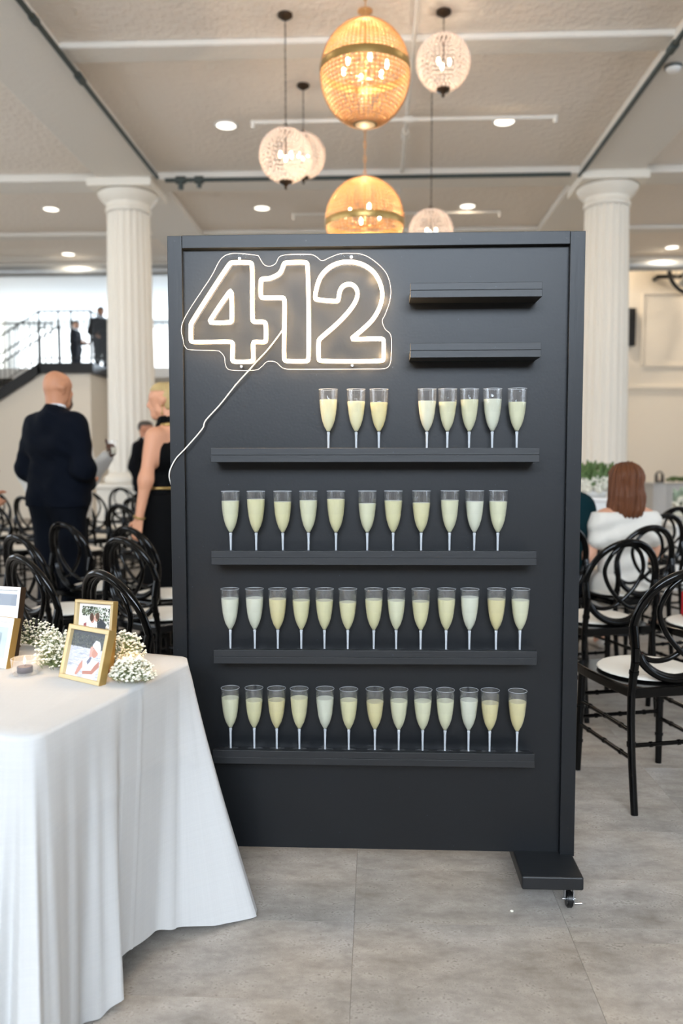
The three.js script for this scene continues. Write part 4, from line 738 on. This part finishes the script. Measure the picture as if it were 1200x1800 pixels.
function net(f, lo, hi, c) {                        // surface nets
  const n = [0, 1, 2].map((i) => Math.ceil((hi[i] - lo[i]) / c) + 2), [nx, ny, nz2] = n, v = new Float32Array(nx * ny * nz2), id = new Int32Array(nx * ny * nz2).fill(-1);
  const I = (x, y, z) => (z * ny + y) * nx + x;
  for (let z = 0; z < nz2; z++) for (let y = 0; y < ny; y++) for (let x = 0; x < nx; x++) v[I(x, y, z)] = f(lo[0] + x * c, lo[1] + y * c, lo[2] + z * c);
  const pos = [], idx = [], E = [[0, 1], [2, 3], [4, 5], [6, 7], [0, 2], [1, 3], [4, 6], [5, 7], [0, 4], [1, 5], [2, 6], [3, 7]];
  for (let z = 0; z < nz2 - 1; z++) for (let y = 0; y < ny - 1; y++) for (let x = 0; x < nx - 1; x++) {
    const q = []; let m = 0; for (let k = 0; k < 8; k++) { q[k] = v[I(x + (k & 1), y + ((k >> 1) & 1), z + (k >> 2))]; if (q[k] < 0) m |= 1 << k; }
    if (m === 0 || m === 255) continue;
    let sx = 0, sy = 0, sz = 0, s = 0;
    for (const [a, b] of E) if ((q[a] < 0) !== (q[b] < 0)) { const t = q[a] / (q[a] - q[b]); sx += (a & 1) + t * ((b & 1) - (a & 1)); sy += ((a >> 1) & 1) + t * (((b >> 1) & 1) - ((a >> 1) & 1)); sz += (a >> 2) + t * ((b >> 2) - (a >> 2)); s++; }
    id[I(x, y, z)] = pos.length / 3; pos.push(lo[0] + (x + sx / s) * c, lo[1] + (y + sy / s) * c, lo[2] + (z + sz / s) * c);
  }
  const quad = (a, b, cc, d, flip) => { if (a < 0 || b < 0 || cc < 0 || d < 0) return; flip ? idx.push(a, cc, b, a, d, cc) : idx.push(a, b, cc, a, cc, d); };
  for (let z = 1; z < nz2 - 1; z++) for (let y = 1; y < ny - 1; y++) for (let x = 1; x < nx - 1; x++) {
    const a = v[I(x, y, z)] < 0;
    if (a !== v[I(x + 1, y, z)] < 0) quad(id[I(x, y - 1, z - 1)], id[I(x, y, z - 1)], id[I(x, y, z)], id[I(x, y - 1, z)], !a);
    if (a !== v[I(x, y + 1, z)] < 0) quad(id[I(x - 1, y, z - 1)], id[I(x - 1, y, z)], id[I(x, y, z)], id[I(x, y, z - 1)], !a);
    if (a !== v[I(x, y, z + 1)] < 0) quad(id[I(x - 1, y - 1, z)], id[I(x, y - 1, z)], id[I(x, y, z)], id[I(x - 1, y, z)], !a);
  }
  const nor = new Float32Array(pos.length), uv = new Float32Array(pos.length / 3 * 2), e = c * 0.4;
  for (let i = 0; i < pos.length; i += 3) {
    const [x, y, z] = [pos[i], pos[i + 1], pos[i + 2]]; let a = f(x + e, y, z) - f(x - e, y, z), b = f(x, y + e, z) - f(x, y - e, z), d = f(x, y, z + e) - f(x, y, z - e); const l = Math.hypot(a, b, d) || 1;
    nor[i] = a / l; nor[i + 1] = b / l; nor[i + 2] = d / l; uv[i / 3 * 2] = Math.atan2(x, z) * 0.25; uv[i / 3 * 2 + 1] = y;
  }
  const g = new THREE.BufferGeometry(); g.setAttribute('position', new THREE.Float32BufferAttribute(pos, 3)); g.setAttribute('normal', new THREE.BufferAttribute(nor, 3)); g.setAttribute('uv', new THREE.BufferAttribute(uv, 2)); g.setIndex(idx);
  return g;
}
const netB = (bones, k, c, extra) => { const [lo, hi] = bounds(bones, 0.03); return net(field(bones, k, extra), lo, hi, c); };
// a hand of five fingers: wrist w, direction d to the fingertips, palm normal n (the way the palm faces), thumb side t; curl in radians per joint
function hand(w, d, n, t, s, curl, open = 1) {
  const W = V(...w), D = V(...d).normalize(), T = V(...t).addScaledVector(D, -V(...t).dot(D)).normalize(), Nn = V(...n).addScaledVector(D, -V(...n).dot(D)); Nn.addScaledVector(T, -Nn.dot(T)).normalize();
  const at = (a, b, c) => W.clone().addScaledVector(D, a * s).addScaledVector(T, b * s).addScaledVector(Nn, c * s), bones = [], seg = (p, q, r0, r1) => bones.push([...p.toArray(), ...q.toArray(), r0 * s, r1 * s]);
  for (const b of [-0.026, -0.009, 0.009, 0.026]) seg(at(0.0, b * 0.55, 0), at(0.088, b, 0), 0.017, 0.0125);
  [[0.026, 0.072, 0.0088], [0.009, 0.080, 0.0090], [-0.009, 0.074, 0.0086], [-0.026, 0.058, 0.0078]].forEach(([b, L, r], i) => {
    let p = at(0.088, b, 0), ang = curl * (0.8 + 0.12 * i), dir = D.clone().addScaledVector(T, b * 2.2 * open).normalize();
    [0.45, 0.3, 0.25].forEach((f, j) => { const q = p.clone().addScaledVector(dir.clone().multiplyScalar(Math.cos(ang)).addScaledVector(Nn, Math.sin(ang)), L * f * s); seg(p, q, r - j * 0.0006, r - 0.0006 - j * 0.0007); p = q; ang += curl * 0.9; });
  });
  let p = at(0.022, 0.022, 0.004); const th = [[0.55, 0.75, 0.25], [0.75, 0.5, 0.42], [0.85, 0.28, 0.45]];
  [0.042, 0.032, 0.026].forEach((L, j) => { const dd = D.clone().multiplyScalar(th[j][0]).addScaledVector(T, th[j][1]).addScaledVector(Nn, th[j][2] * (0.4 + curl)).normalize(), q = p.clone().addScaledVector(dd, L * s); seg(p, q, 0.0128 - j * 0.0016, 0.0112 - j * 0.0016); p = q; });
  return bones;
}
const skinMat = (c) => PM({ color: c, roughness: 0.55, sheen: 0.1 });
const fabric = (c, r = 0.9) => PM({ color: c, roughness: r, specularIntensity: 0.25, bumpMap: suitTex, bumpScale: 0.0006 });
function person(o) {
  const s = o.s || 1, w = o.w || 1, dy = o.seated ? -0.415 : 0;                 // s: stature / 1.75 m
  const root = thing('person', o.label, 'person', o.pos, o.turn);
  const J = { pel: [0, 0.95 + dy, 0], bel: [0, 1.10 + dy, 0.005], che: [0, 1.28 + dy, 0], sho: [0.172 * w, 1.402 + dy, -0.01], neck: [0, 1.45 + dy, -0.015], head: [0, 1.635 + dy, 0.015], el: [[0.25 * w, 1.14 + dy, -0.04], [0.25 * w, 1.14 + dy, -0.04]], wr: [[0.26 * w, 0.90 + dy, 0.06], [0.26 * w, 0.90 + dy, 0.06]], kn: o.seated ? [0.12, 0.50, 0.43] : [0.10, 0.50, 0.01], an: o.seated ? [0.12, 0.085, 0.42] : [0.105, 0.085, -0.02], hip: [0.09, 0.92 + dy, 0] };
  if (o.el) J.el = o.el; if (o.wr) J.wr = o.wr;
  const lean = o.lean || 0, L = (p) => [p[0] * s, p[1] * s, (p[2] + lean * Math.max(0, p[1] - J.pel[1])) * s];
  const R = (v) => v * s, B = (a, b, ra, rb) => [...L(a), ...L(b), R(ra), R(rb)], m = (p, k) => [p[0] * k, p[1], p[2]];
  const tors = (g) => [B([-0.115 * w, J.sho[1] + 0.004, -0.01], [0, J.sho[1] + 0.022, -0.01], 0.060 + g, 0.062 + g), B([0.115 * w, J.sho[1] + 0.004, -0.01], [0, J.sho[1] + 0.022, -0.01], 0.060 + g, 0.062 + g), B([-0.085 * w, J.che[1], 0.0], [0.085 * w, J.che[1], 0.0], 0.108 + g, 0.108 + g), B([-0.065 * w, J.bel[1], 0.005], [0.065 * w, J.bel[1], 0.005], (o.belly || 0.098) + g, (o.belly || 0.098) + g), B([-0.075, J.pel[1], 0], [0.075, J.pel[1], 0], 0.115 + g, 0.115 + g)];
  const upper = (g, i) => B([(i ? 1 : -1) * J.sho[0], J.sho[1], J.sho[2]], [(i ? 1 : -1) * J.el[i][0], J.el[i][1], J.el[i][2]], 0.052 * (o.arm || 1) + g, 0.041 * (o.arm || 1) + g);
  const fore = (g, i, k = 1) => { const a = J.el[i], b = J.wr[i], e = [a[0] + (b[0] - a[0]) * k, a[1] + (b[1] - a[1]) * k, a[2] + (b[2] - a[2]) * k], q = i ? 1 : -1; return B([q * a[0], a[1], a[2]], [q * e[0], e[1], e[2]], 0.041 * (o.arm || 1) + g, 0.028 * (o.arm || 1) + g); };
  const legs = (g) => [-1, 1].flatMap((q) => [B([q * J.hip[0], J.hip[1], 0], [q * J.kn[0], J.kn[1], J.kn[2]], 0.088 + g, 0.058 + g), B([q * J.kn[0], J.kn[1], J.kn[2]], [q * J.an[0], J.an[1], J.an[2]], 0.057 + g, 0.038 + g)]);
  const feet = (g) => [-1, 1].map((q) => B([q * J.an[0], 0.05, J.an[2] - 0.03], [q * (J.an[0] + 0.02), 0.035, J.an[2] + 0.16], 0.042 + g, 0.032 + g));
  // head: skull, jaw, brow, nose, lips, ears, turned by o.look
  const hs = o.hs || 1, hc = L(J.head), look = o.look || 0, nod = o.nod || 0, cl = Math.cos(look), sl = Math.sin(look), cn = Math.cos(nod), sn = Math.sin(nod);
  const H = (x, y, z) => { const y2 = y * cn - z * sn, z2 = y * sn + z * cn; return [hc[0] + (x * cl + z2 * sl) * s * hs, hc[1] + y2 * s, hc[2] + (-x * sl + z2 * cl) * s * hs]; };
  const HB = (a, b, ra, rb) => [...H(...a), ...H(...b), ra * s * hs, rb * s * hs];
  const headBones = [HB([0, 0.035, -0.022], [0, 0.035, 0.02], 0.077, 0.076), HB([0, 0.048, -0.015], [0, 0.03, 0.015], 0.07, 0.07), HB([0, 0.0, -0.03], [0, -0.075, -0.022], 0.070, 0.060), HB([0, -0.03, 0.035], [0, -0.085, 0.055], 0.056, 0.034), HB([-0.035, -0.06, 0.02], [0.035, -0.06, 0.02], 0.03, 0.03),
    HB([-0.03, 0.022, 0.075], [0.03, 0.022, 0.075], 0.016, 0.016), HB([0, 0.01, 0.09], [0, -0.025, 0.108], 0.009, 0.013), HB([-0.014, -0.03, 0.094], [0.014, -0.03, 0.094], 0.009, 0.009), HB([-0.016, -0.055, 0.082], [0.016, -0.055, 0.082], 0.010, 0.010), HB([0, -0.088, 0.070], [0, -0.092, 0.062], 0.018, 0.018),
    [...L(J.neck), ...H(0, -0.05, -0.015), R(0.056), R(0.052)],
    ...[-1, 1].flatMap((q) => [HB([q * 0.079, 0.015, -0.005], [q * 0.086, 0.012, -0.02], 0.012, 0.012), HB([q * 0.078, -0.02, 0.0], [q * 0.083, 0.0, -0.012], 0.009, 0.012)])];
  const skinBones = [...tors(0), upper(0, 0), upper(0, 1), fore(0, 0), fore(0, 1), ...legs(0), ...feet(-0.004), [...L(J.neck), ...H(0, -0.04, -0.015), R(0.056), R(0.054)]];
  const geos = [netB(skinBones, 0.05 * s, 0.016), netB(headBones, 0.026 * s, 0.006)];
  for (const i of [0, 1]) if (!o.noHand || !o.noHand[i]) {
    const q = i ? 1 : -1, a = J.el[i], b = J.wr[i], d = (o.hd && o.hd[i]) || [q * (b[0] - a[0]), b[1] - a[1], b[2] - a[2]], n = (o.hn && o.hn[i]) || [-q, 0, -0.1], t = (o.ht && o.ht[i]) || [0, 0.2, 1];
    geos.push(netB(hand(L([q * b[0], b[1], b[2]]), d, n, t, s * (o.handSize || 1), o.curl ? o.curl[i] : 0.35), 0.008, 0.004));
  }
  const skin = skinMat(o.skin);
  root.add(Object.assign(new THREE.Mesh(merge(geos), skin), { name: 'body' }));
  const eyeW = S({ color: 0xe8e4de, roughness: 0.3 }), eyeD = S({ color: o.eye || 0x2c2018, roughness: 0.2 });
  for (const q of [-1, 1]) { const e = H(q * 0.031, 0.008, 0.078), p = H(q * 0.031, 0.008, 0.0875); part('eye', ball(0.0118 * s, ...e, 12, 8), eyeW, root); part('iris', ball(0.0052 * s, ...p, 8, 6), eyeD, root); if (o.brow) part('eyebrow', netB([HB([q * 0.015, 0.034, 0.092], [q * 0.043, 0.034, 0.082], 0.0045, 0.0035)], 0.004, 0.003), S({ color: o.brow, roughness: 0.9 }), root); }
  part('lips', netB([HB([-0.019, -0.055, 0.0885], [0, -0.053, 0.0935], 0.0045, 0.006), HB([0, -0.053, 0.0935], [0.019, -0.055, 0.0885], 0.006, 0.0045), HB([-0.013, -0.0615, 0.0885], [0.013, -0.0615, 0.0885], 0.0055, 0.0055)], 0.006, 0.003), skinMat(o.lip || o.skin), root);
  const above = (y) => (d, x, yy) => Math.max(d, y * s - yy), clip = (...fs) => (d, x, y, z) => fs.reduce((v, f) => f(v, x, y, z), d), below = (y) => (d, x, yy) => Math.max(d, yy - y * s);
  if (o.suit) {
    const hem = o.seated ? 0.50 : o.hem || 0.80;
    const jb = [...tors(0.022), upper(0.022, 0), upper(0.022, 1), fore(0.020, 0, 0.93), fore(0.020, 1, 0.93), B([-0.09 * w, J.sho[1] - 0.01, -0.02], [0.09 * w, J.sho[1] - 0.01, -0.02], 0.075, 0.075), [...L([0, J.neck[1] - 0.03, -0.022]), ...L([0, J.neck[1] + 0.035, -0.012]), R(0.082), R(0.074)]];
    if (!o.seated) jb.push(B([-0.08, 0.98, 0.0], [-0.085, 0.80, 0.0], 0.125, 0.128), B([0.08, 0.98, 0.0], [0.085, 0.80, 0.0], 0.125, 0.128));
    const folds = (d, x, y, z) => d - 0.0035 * Math.sin(y * 26 + x * 18 + 2 * Math.sin(z * 11)) - 0.002 * Math.sin(y * 61 - x * 37);
    const neckHole = (d, x, y, z) => { const c = L([0, J.neck[1] + 0.085, 0.03]); return Math.max(d, 0.070 * s - Math.hypot(x - c[0], (y - c[1]) * 0.8, z - c[2])); };
    const vee = o.front ? (d, x, y, z) => { const cz = L([0, 0, 0.05])[2]; return z > cz && y > J.bel[1] * s ? Math.max(d, 0.012 + (y - J.bel[1] * s) * 0.24 - Math.abs(x)) : d; } : (d) => d;
    part('jacket', netB(jb, 0.055 * s, 0.013, clip(folds, above(hem), neckHole, vee)), fabric(o.suit), root);
    part('shirt', netB([...tors(0.009), ...(o.collar === false ? [] : [[...L([0, J.neck[1] - 0.02, -0.012]), ...L([0, J.neck[1] + 0.055, -0.006]), R(0.071), R(0.066)]])], 0.04 * s, 0.013, above(hem + 0.15)), S({ color: o.shirt || 0xe9ecf2, roughness: 0.8 }), root);
    for (const i of [0, 1]) { const a = J.el[i], b = J.wr[i], q = i ? 1 : -1, f = (t) => L([q * (a[0] + (b[0] - a[0]) * t), a[1] + (b[1] - a[1]) * t, a[2] + (b[2] - a[2]) * t]); part('shirt_cuff', rod(f(0.9), f(0.98), 0.044 * s, 0.042 * s, 16), S({ color: o.shirt || 0xe9ecf2, roughness: 0.8 }), root); }
    part('trousers', netB([B([-0.075, J.pel[1], 0], [0.075, J.pel[1], 0], 0.13, 0.13), ...legs(0.022)], 0.05 * s, 0.014, clip((d, x, y, z) => d - 0.003 * Math.sin(y * 31 + z * 20), above(0.075), below(1.02 + dy))), fabric(o.trouser || o.suit), root);
    for (const b of feet(0.004)) part('shoe', netB([b, [b[0], b[1] + 0.03, b[2], b[0], 0.03, b[2], 0.045, 0.045]], 0.02, 0.01, (d, x, y) => Math.max(d, 0.002 - y)), S({ color: 0x0c0a0a, roughness: 0.3 }), root);
  }
  if (o.dress) {
    const g = 0.010, list = [...tors(g).slice(2)];
    if (o.dress.halter) { list.push(B([-0.10 * w, 1.33 + dy, 0.02], [-0.045, 1.45 + dy, 0.0], 0.07, 0.045), B([0.10 * w, 1.33 + dy, 0.02], [0.045, 1.45 + dy, 0.0], 0.07, 0.045), [...L([0, J.neck[1] - 0.02, -0.01]), ...L([0, J.neck[1] + 0.065, -0.004]), R(0.068), R(0.062)]); }
    if (o.dress.band) list.push(B([-0.175 * w, 1.385 + dy, 0.0], [0.175 * w, 1.385 + dy, 0.0], 0.09, 0.09), B([-0.205 * w, 1.33 + dy, 0], [-0.215 * w, 1.25 + dy, -0.02], 0.068, 0.06), B([0.205 * w, 1.33 + dy, 0], [0.215 * w, 1.25 + dy, -0.02], 0.068, 0.06));
    const pleat = (d, x, y, z) => d - 0.004 * Math.sin(o.dress.band ? y * 60 + x * 16 : Math.atan2(x, z) * 14 + y * 3);
    const top = o.dress.band ? below(1.44 + dy) : (d) => d;
    part('bodice', netB(list, 0.045 * s, 0.012, clip(pleat, top, above(0.86 + dy))), fabric(o.dress.color, 0.75), root);
    const sk = o.seated ? [B([-0.09, 0.93 + dy, 0], [0.09, 0.93 + dy, 0], 0.13, 0.13), ...[-1, 0, 1].map((q) => B([q * 0.08, 0.53, 0.02], [q * 0.11, 0.51, 0.43], 0.105, 0.085)), ...[-1, 0, 1].map((q) => B([q * 0.11, 0.5, 0.43], [q * 0.13, 0.2, 0.44], 0.085, 0.1))] : [B([-0.075, 0.98, 0], [-0.08, 0.06, -0.03], 0.132, 0.17), B([0.075, 0.98, 0], [0.08, 0.06, -0.03], 0.132, 0.17), B([0, 0.6, 0], [0, 0.06, -0.06], 0.14, 0.2)];
    part('skirt', netB(sk, 0.06 * s, 0.014, clip((d, x, y, z) => d - 0.006 * Math.sin(Math.atan2(x, z + 0.03) * 11) * Math.max(0, Math.min(1, 1 - y / s)), above(0.02), below(1.04 + dy))), fabric(o.dress.color, 0.75), root);
    for (const b of feet(0.003)) part('shoe', netB([b], 0.02, 0.01, (d, x, y) => Math.max(d, 0.002 - y)), S({ color: o.dress.shoe || 0x0c0a0a, roughness: 0.35 }), root);
  }
  if (o.belt) { const c = L([0, 1.075 + dy, 0.005]); const t = new THREE.TorusGeometry(1, 0.06, 8, 40); t.rotateX(Math.PI / 2); t.scale(0.186 * w * s, 0.16 * s, 0.126 * s); t.translate(...c); part('belt', t, M.gold, root, { label: 'thin gold belt' }); }
  if (o.hair) {
    const face = (d, x, y, z) => { const lx = (x - hc[0]) * cl - (z - hc[2]) * sl, lz = (x - hc[0]) * sl + (z - hc[2]) * cl, ly = y - hc[1]; const fz = (o.hair.front ?? 0.045) * s; return ly < (o.hair.line ?? 0.07) * s ? Math.max(d, Math.min(lz - fz + 0.3 * Math.max(0, ly), 1)) : d; };
    const strands = (d, x, y, z) => { const lx = (x - hc[0]) * cl - (z - hc[2]) * sl, lz = (x - hc[0]) * sl + (z - hc[2]) * cl, a = Math.atan2(lx, -lz); return d - (o.hair.wave ?? 0.0025) * (Math.sin(a * 23 + y * 8) + 0.6 * Math.sin(a * 41 - y * 14) + 0.5 * Math.sin(a * 9 + y * 22)); };
    const hb = [HB([0, 0.04, -0.032], [0, 0.042, 0.016], 0.086, 0.083)];
    for (const b of o.hair.bones || []) hb.push(HB(...b));
    part('hair', netB(hb, (o.hair.k ?? 0.03) * s, 0.006, clip(strands, face)), S({ color: o.hair.color, roughness: 0.55, bumpMap: hairBump, bumpScale: 0.003 }), root);
  }
  if (o.add) o.add(root, { H, L, J, s });
  return root;
}
const bend = (x, y, z) => [x, y, z];
person({ label: 'bald man in a dark navy suit seen from behind, among the black chairs', pos: [-2.20, 0, -3.15], turn: Math.PI - 0.42, s: 1.097, w: 1.03, belly: 0.108, hem: 0.895, hs: 0.87, skin: 0xc98c68, suit: 0x090e18, trouser: 0x090d15, look: -0.25, lip: 0xb9705c, brow: 0x8b6a4e,
  el: [[0.25, 1.13, -0.03], [0.255, 1.13, -0.02]], wr: [[0.07, 1.03, 0.20], [0.12, 0.96, 0.18]], curl: [0.5, 0.6] });
const cupHand = person({ label: 'man with dark skin and white shirt facing the bald man, holding a clear cup', pos: [-2.45, 0, -3.85], turn: 0.62, s: 1.06, w: 0.84, skin: 0x5b3826, suit: 0xd8d4cc, trouser: 0x0d0e12, shirt: 0xeeeae2, look: 0.1, lip: 0x6b3b31, brow: 0x17100c, hair: { color: 0x120e0c, line: 0.05, front: 0.0, wave: 0.0012 },
  el: [[0.24, 1.13, 0.0], [0.19, 1.10, 0.09]], wr: [[0.2, 0.92, 0.08], [0.275, 1.27, 0.26]], hd: [null, [0.15, 0.35, 0.9]], hn: [null, [-1, 0.1, 0.1]], ht: [null, [0, 1, 0.1]], curl: [0.4, 0.75] });
person({ label: 'man in a dark suit cut by the picture edge, hands before him', pos: [-2.80, 0, -2.75], turn: 1.75, s: 1.04, w: 1.1, skin: 0xc78a68, suit: 0x0a0a10, brow: 0x4a3a30, lip: 0xa9644f, hair: { color: 0x55483e, line: 0.05, front: 0.0, wave: 0.0015 },
  el: [[0.24, 1.13, 0.02], [0.24, 1.13, 0.04]], wr: [[0.15, 1.14, 0.24], [0.16, 1.02, 0.22]], curl: [0.6, 0.5] });
person({ label: 'blonde woman in a black halter dress standing beside the display wall', pos: [-1.405, 0, -3.06], turn: -1.98, s: 1.04, w: 0.92, arm: 0.98, skin: 0xdd9f7c, lip: 0xb8605a, brow: 0xa98a58, eye: 0x4a5a66, dress: { color: 0x040405, halter: true }, belt: true, look: 0.38,
  el: [[0.23, 1.15, -0.06], [0.245, 1.13, -0.02]], wr: [[0.2, 0.93, 0.10], [0.275, 0.885, 0.015]], hd: [null, [0.02, -1, 0.22]], hn: [null, [-1, 0, 0.2]], ht: [null, [0.1, 0, 1]], curl: [0.35, 0.45],
  hair: { color: 0xd9bb80, line: 0.06, front: -0.005, wave: 0.0015, bones: [[[0, 0.0, -0.075], [0, -0.05, -0.085], 0.055, 0.035], [[-0.05, 0.03, -0.03], [-0.05, -0.03, -0.04], 0.04, 0.03], [[0.05, 0.03, -0.03], [0.05, -0.03, -0.04], 0.04, 0.03]] },
  add: (r, { H, L, J, s }) => {
    part('earring', merge([ball(0.006, ...H(0.087, -0.03, -0.008), 8, 6), rod(H(0.088, -0.035, -0.008), H(0.088, -0.075, -0.006), 0.0025), ball(0.008, ...H(0.088, -0.082, -0.006), 8, 6)]), M.gold, r);
    const n = L([0, J.neck[1] + 0.028, -0.008]), t = new THREE.TorusGeometry(0.071 * s, 0.013, 8, 30); t.rotateX(Math.PI / 2 + 0.12); t.translate(...n); part('necklace', t, M.gold, r);
    const a = J.el[1], b = J.wr[1], q = L([a[0] + (b[0] - a[0]) * 0.95, a[1] + (b[1] - a[1]) * 0.95, a[2] + (b[2] - a[2]) * 0.95]), c = new THREE.TorusGeometry(0.034, 0.007, 8, 24); c.rotateX(Math.PI / 2 - 0.3); c.translate(...q); part('bracelet', c, M.gold, r);
  } });
person({ label: 'distant man with cropped hair in a dark suit before the column pedestal', pos: [-3.28, 0, -9.12], turn: 1.35, s: 1.05, w: 1.1, skin: 0xbf8263, suit: 0x0c0d11, brow: 0x3b3028, lip: 0xa06050, hair: { color: 0x4e463f, line: 0.055, front: -0.01, wave: 0.001 } });
person({ label: 'man in a black suit standing at the landing rail against the bright windows', pos: [-7.02, 3.36, -18.4], turn: 0.5, s: 1.03, w: 1.15, belly: 0.12, skin: 0x8c6248, suit: 0x101116, hair: { color: 0x15100d, line: 0.05, front: 0.0, wave: 0.001 }, brow: 0x15100d, el: [[0.27, 1.13, -0.02], [0.29, 1.15, -0.03]], wr: [[0.16, 1.02, 0.2], [0.2, 0.95, 0.1]] });
person({ label: 'person in a dark short sleeved top in profile up on the gallery', pos: [-8.05, 3.36, -19.4], turn: 1.4, s: 0.93, w: 0.95, skin: 0xb98a70, suit: 0x23252b, hair: { color: 0x3a302b, line: 0.05, front: 0.0, wave: 0.0015 }, brow: 0x2a201b, el: [[0.22, 1.14, 0], [0.22, 1.14, 0.02]], wr: [[0.14, 1.12, 0.24], [0.16, 1.1, 0.26]] });
person({ label: 'seated woman with auburn bobbed hair in a white off-shoulder dress, seen from behind', pos: [1.585, 0, -2.80], turn: Math.PI + 0.33, s: 0.955, w: 1.0, seated: true, skin: 0xd9a284, lip: 0xb8605a, brow: 0x5a3320, dress: { color: 0xe7e2d8, band: true, shoe: 0xd8cfc4 }, look: 0.05,
  el: [[0.26, 0.73, 0.02], [0.26, 0.73, 0.02]], wr: [[0.15, 0.62, 0.25], [0.15, 0.62, 0.25]],
  hair: { color: 0x6e3e1e, line: 0.05, front: 0.02, wave: 0.0045, k: 0.05, bones: [[[0, 0.03, -0.05], [0, -0.17, -0.075], 0.085, 0.065], [[-0.06, 0.02, -0.02], [-0.088, -0.17, -0.03], 0.06, 0.042], [[0.06, 0.02, -0.02], [0.092, -0.18, -0.03], 0.06, 0.04], [[0.092, -0.18, -0.03], [0.115, -0.205, -0.035], 0.04, 0.014], [[-0.05, -0.1, -0.07], [-0.045, -0.2, -0.08], 0.05, 0.03], [[0.05, -0.1, -0.07], [0.05, -0.21, -0.08], 0.05, 0.028]] } });
person({ label: 'seated guest in a deep green jacket mostly hidden behind the display wall', pos: [1.13, 0, -2.76], turn: Math.PI + 0.3, s: 1.03, w: 1.12, seated: true, skin: 0xc48b6c, suit: 0x0a2a30, trouser: 0x14161b, brow: 0x4a3a30, lip: 0xa9644f, hair: { color: 0x55483e, line: 0.05, front: 0.0, wave: 0.0015 }, el: [[0.27, 0.73, 0.0], [0.27, 0.73, 0.0]], wr: [[0.16, 0.62, 0.25], [0.16, 0.62, 0.25]] });
{ // the clear cup in the raised hand of the man facing the camera
  const q = V(0.272, 1.315, 0.355).multiplyScalar(1.06).applyAxisAngle(V(0, 1, 0), 0.62).add(V(-2.45, 0, -3.85));
  const o = thing('clear_cup', 'clear plastic cup held up in a dark skinned hand beside the bald man', 'cup', [q.x, q.y - 0.05, q.z]);
  part('cup_wall', lathe([[0.028, 0], [0.030, 0.002], [0.039, 0.11], [0.0375, 0.11]], 24), M.votive, o); part('cup_base', lathe([[0, 0], [0.028, 0], [0.029, 0.003], [0, 0.004]], 20), M.votive, o); part('drink', lathe([[0, 0.005], [0.0285, 0.005], [0.033, 0.055], [0, 0.056]], 24), S({ color: 0xd9d2bc, roughness: 0.4 }), o);
}
shadows(scene);
renderer.render(scene, camera);
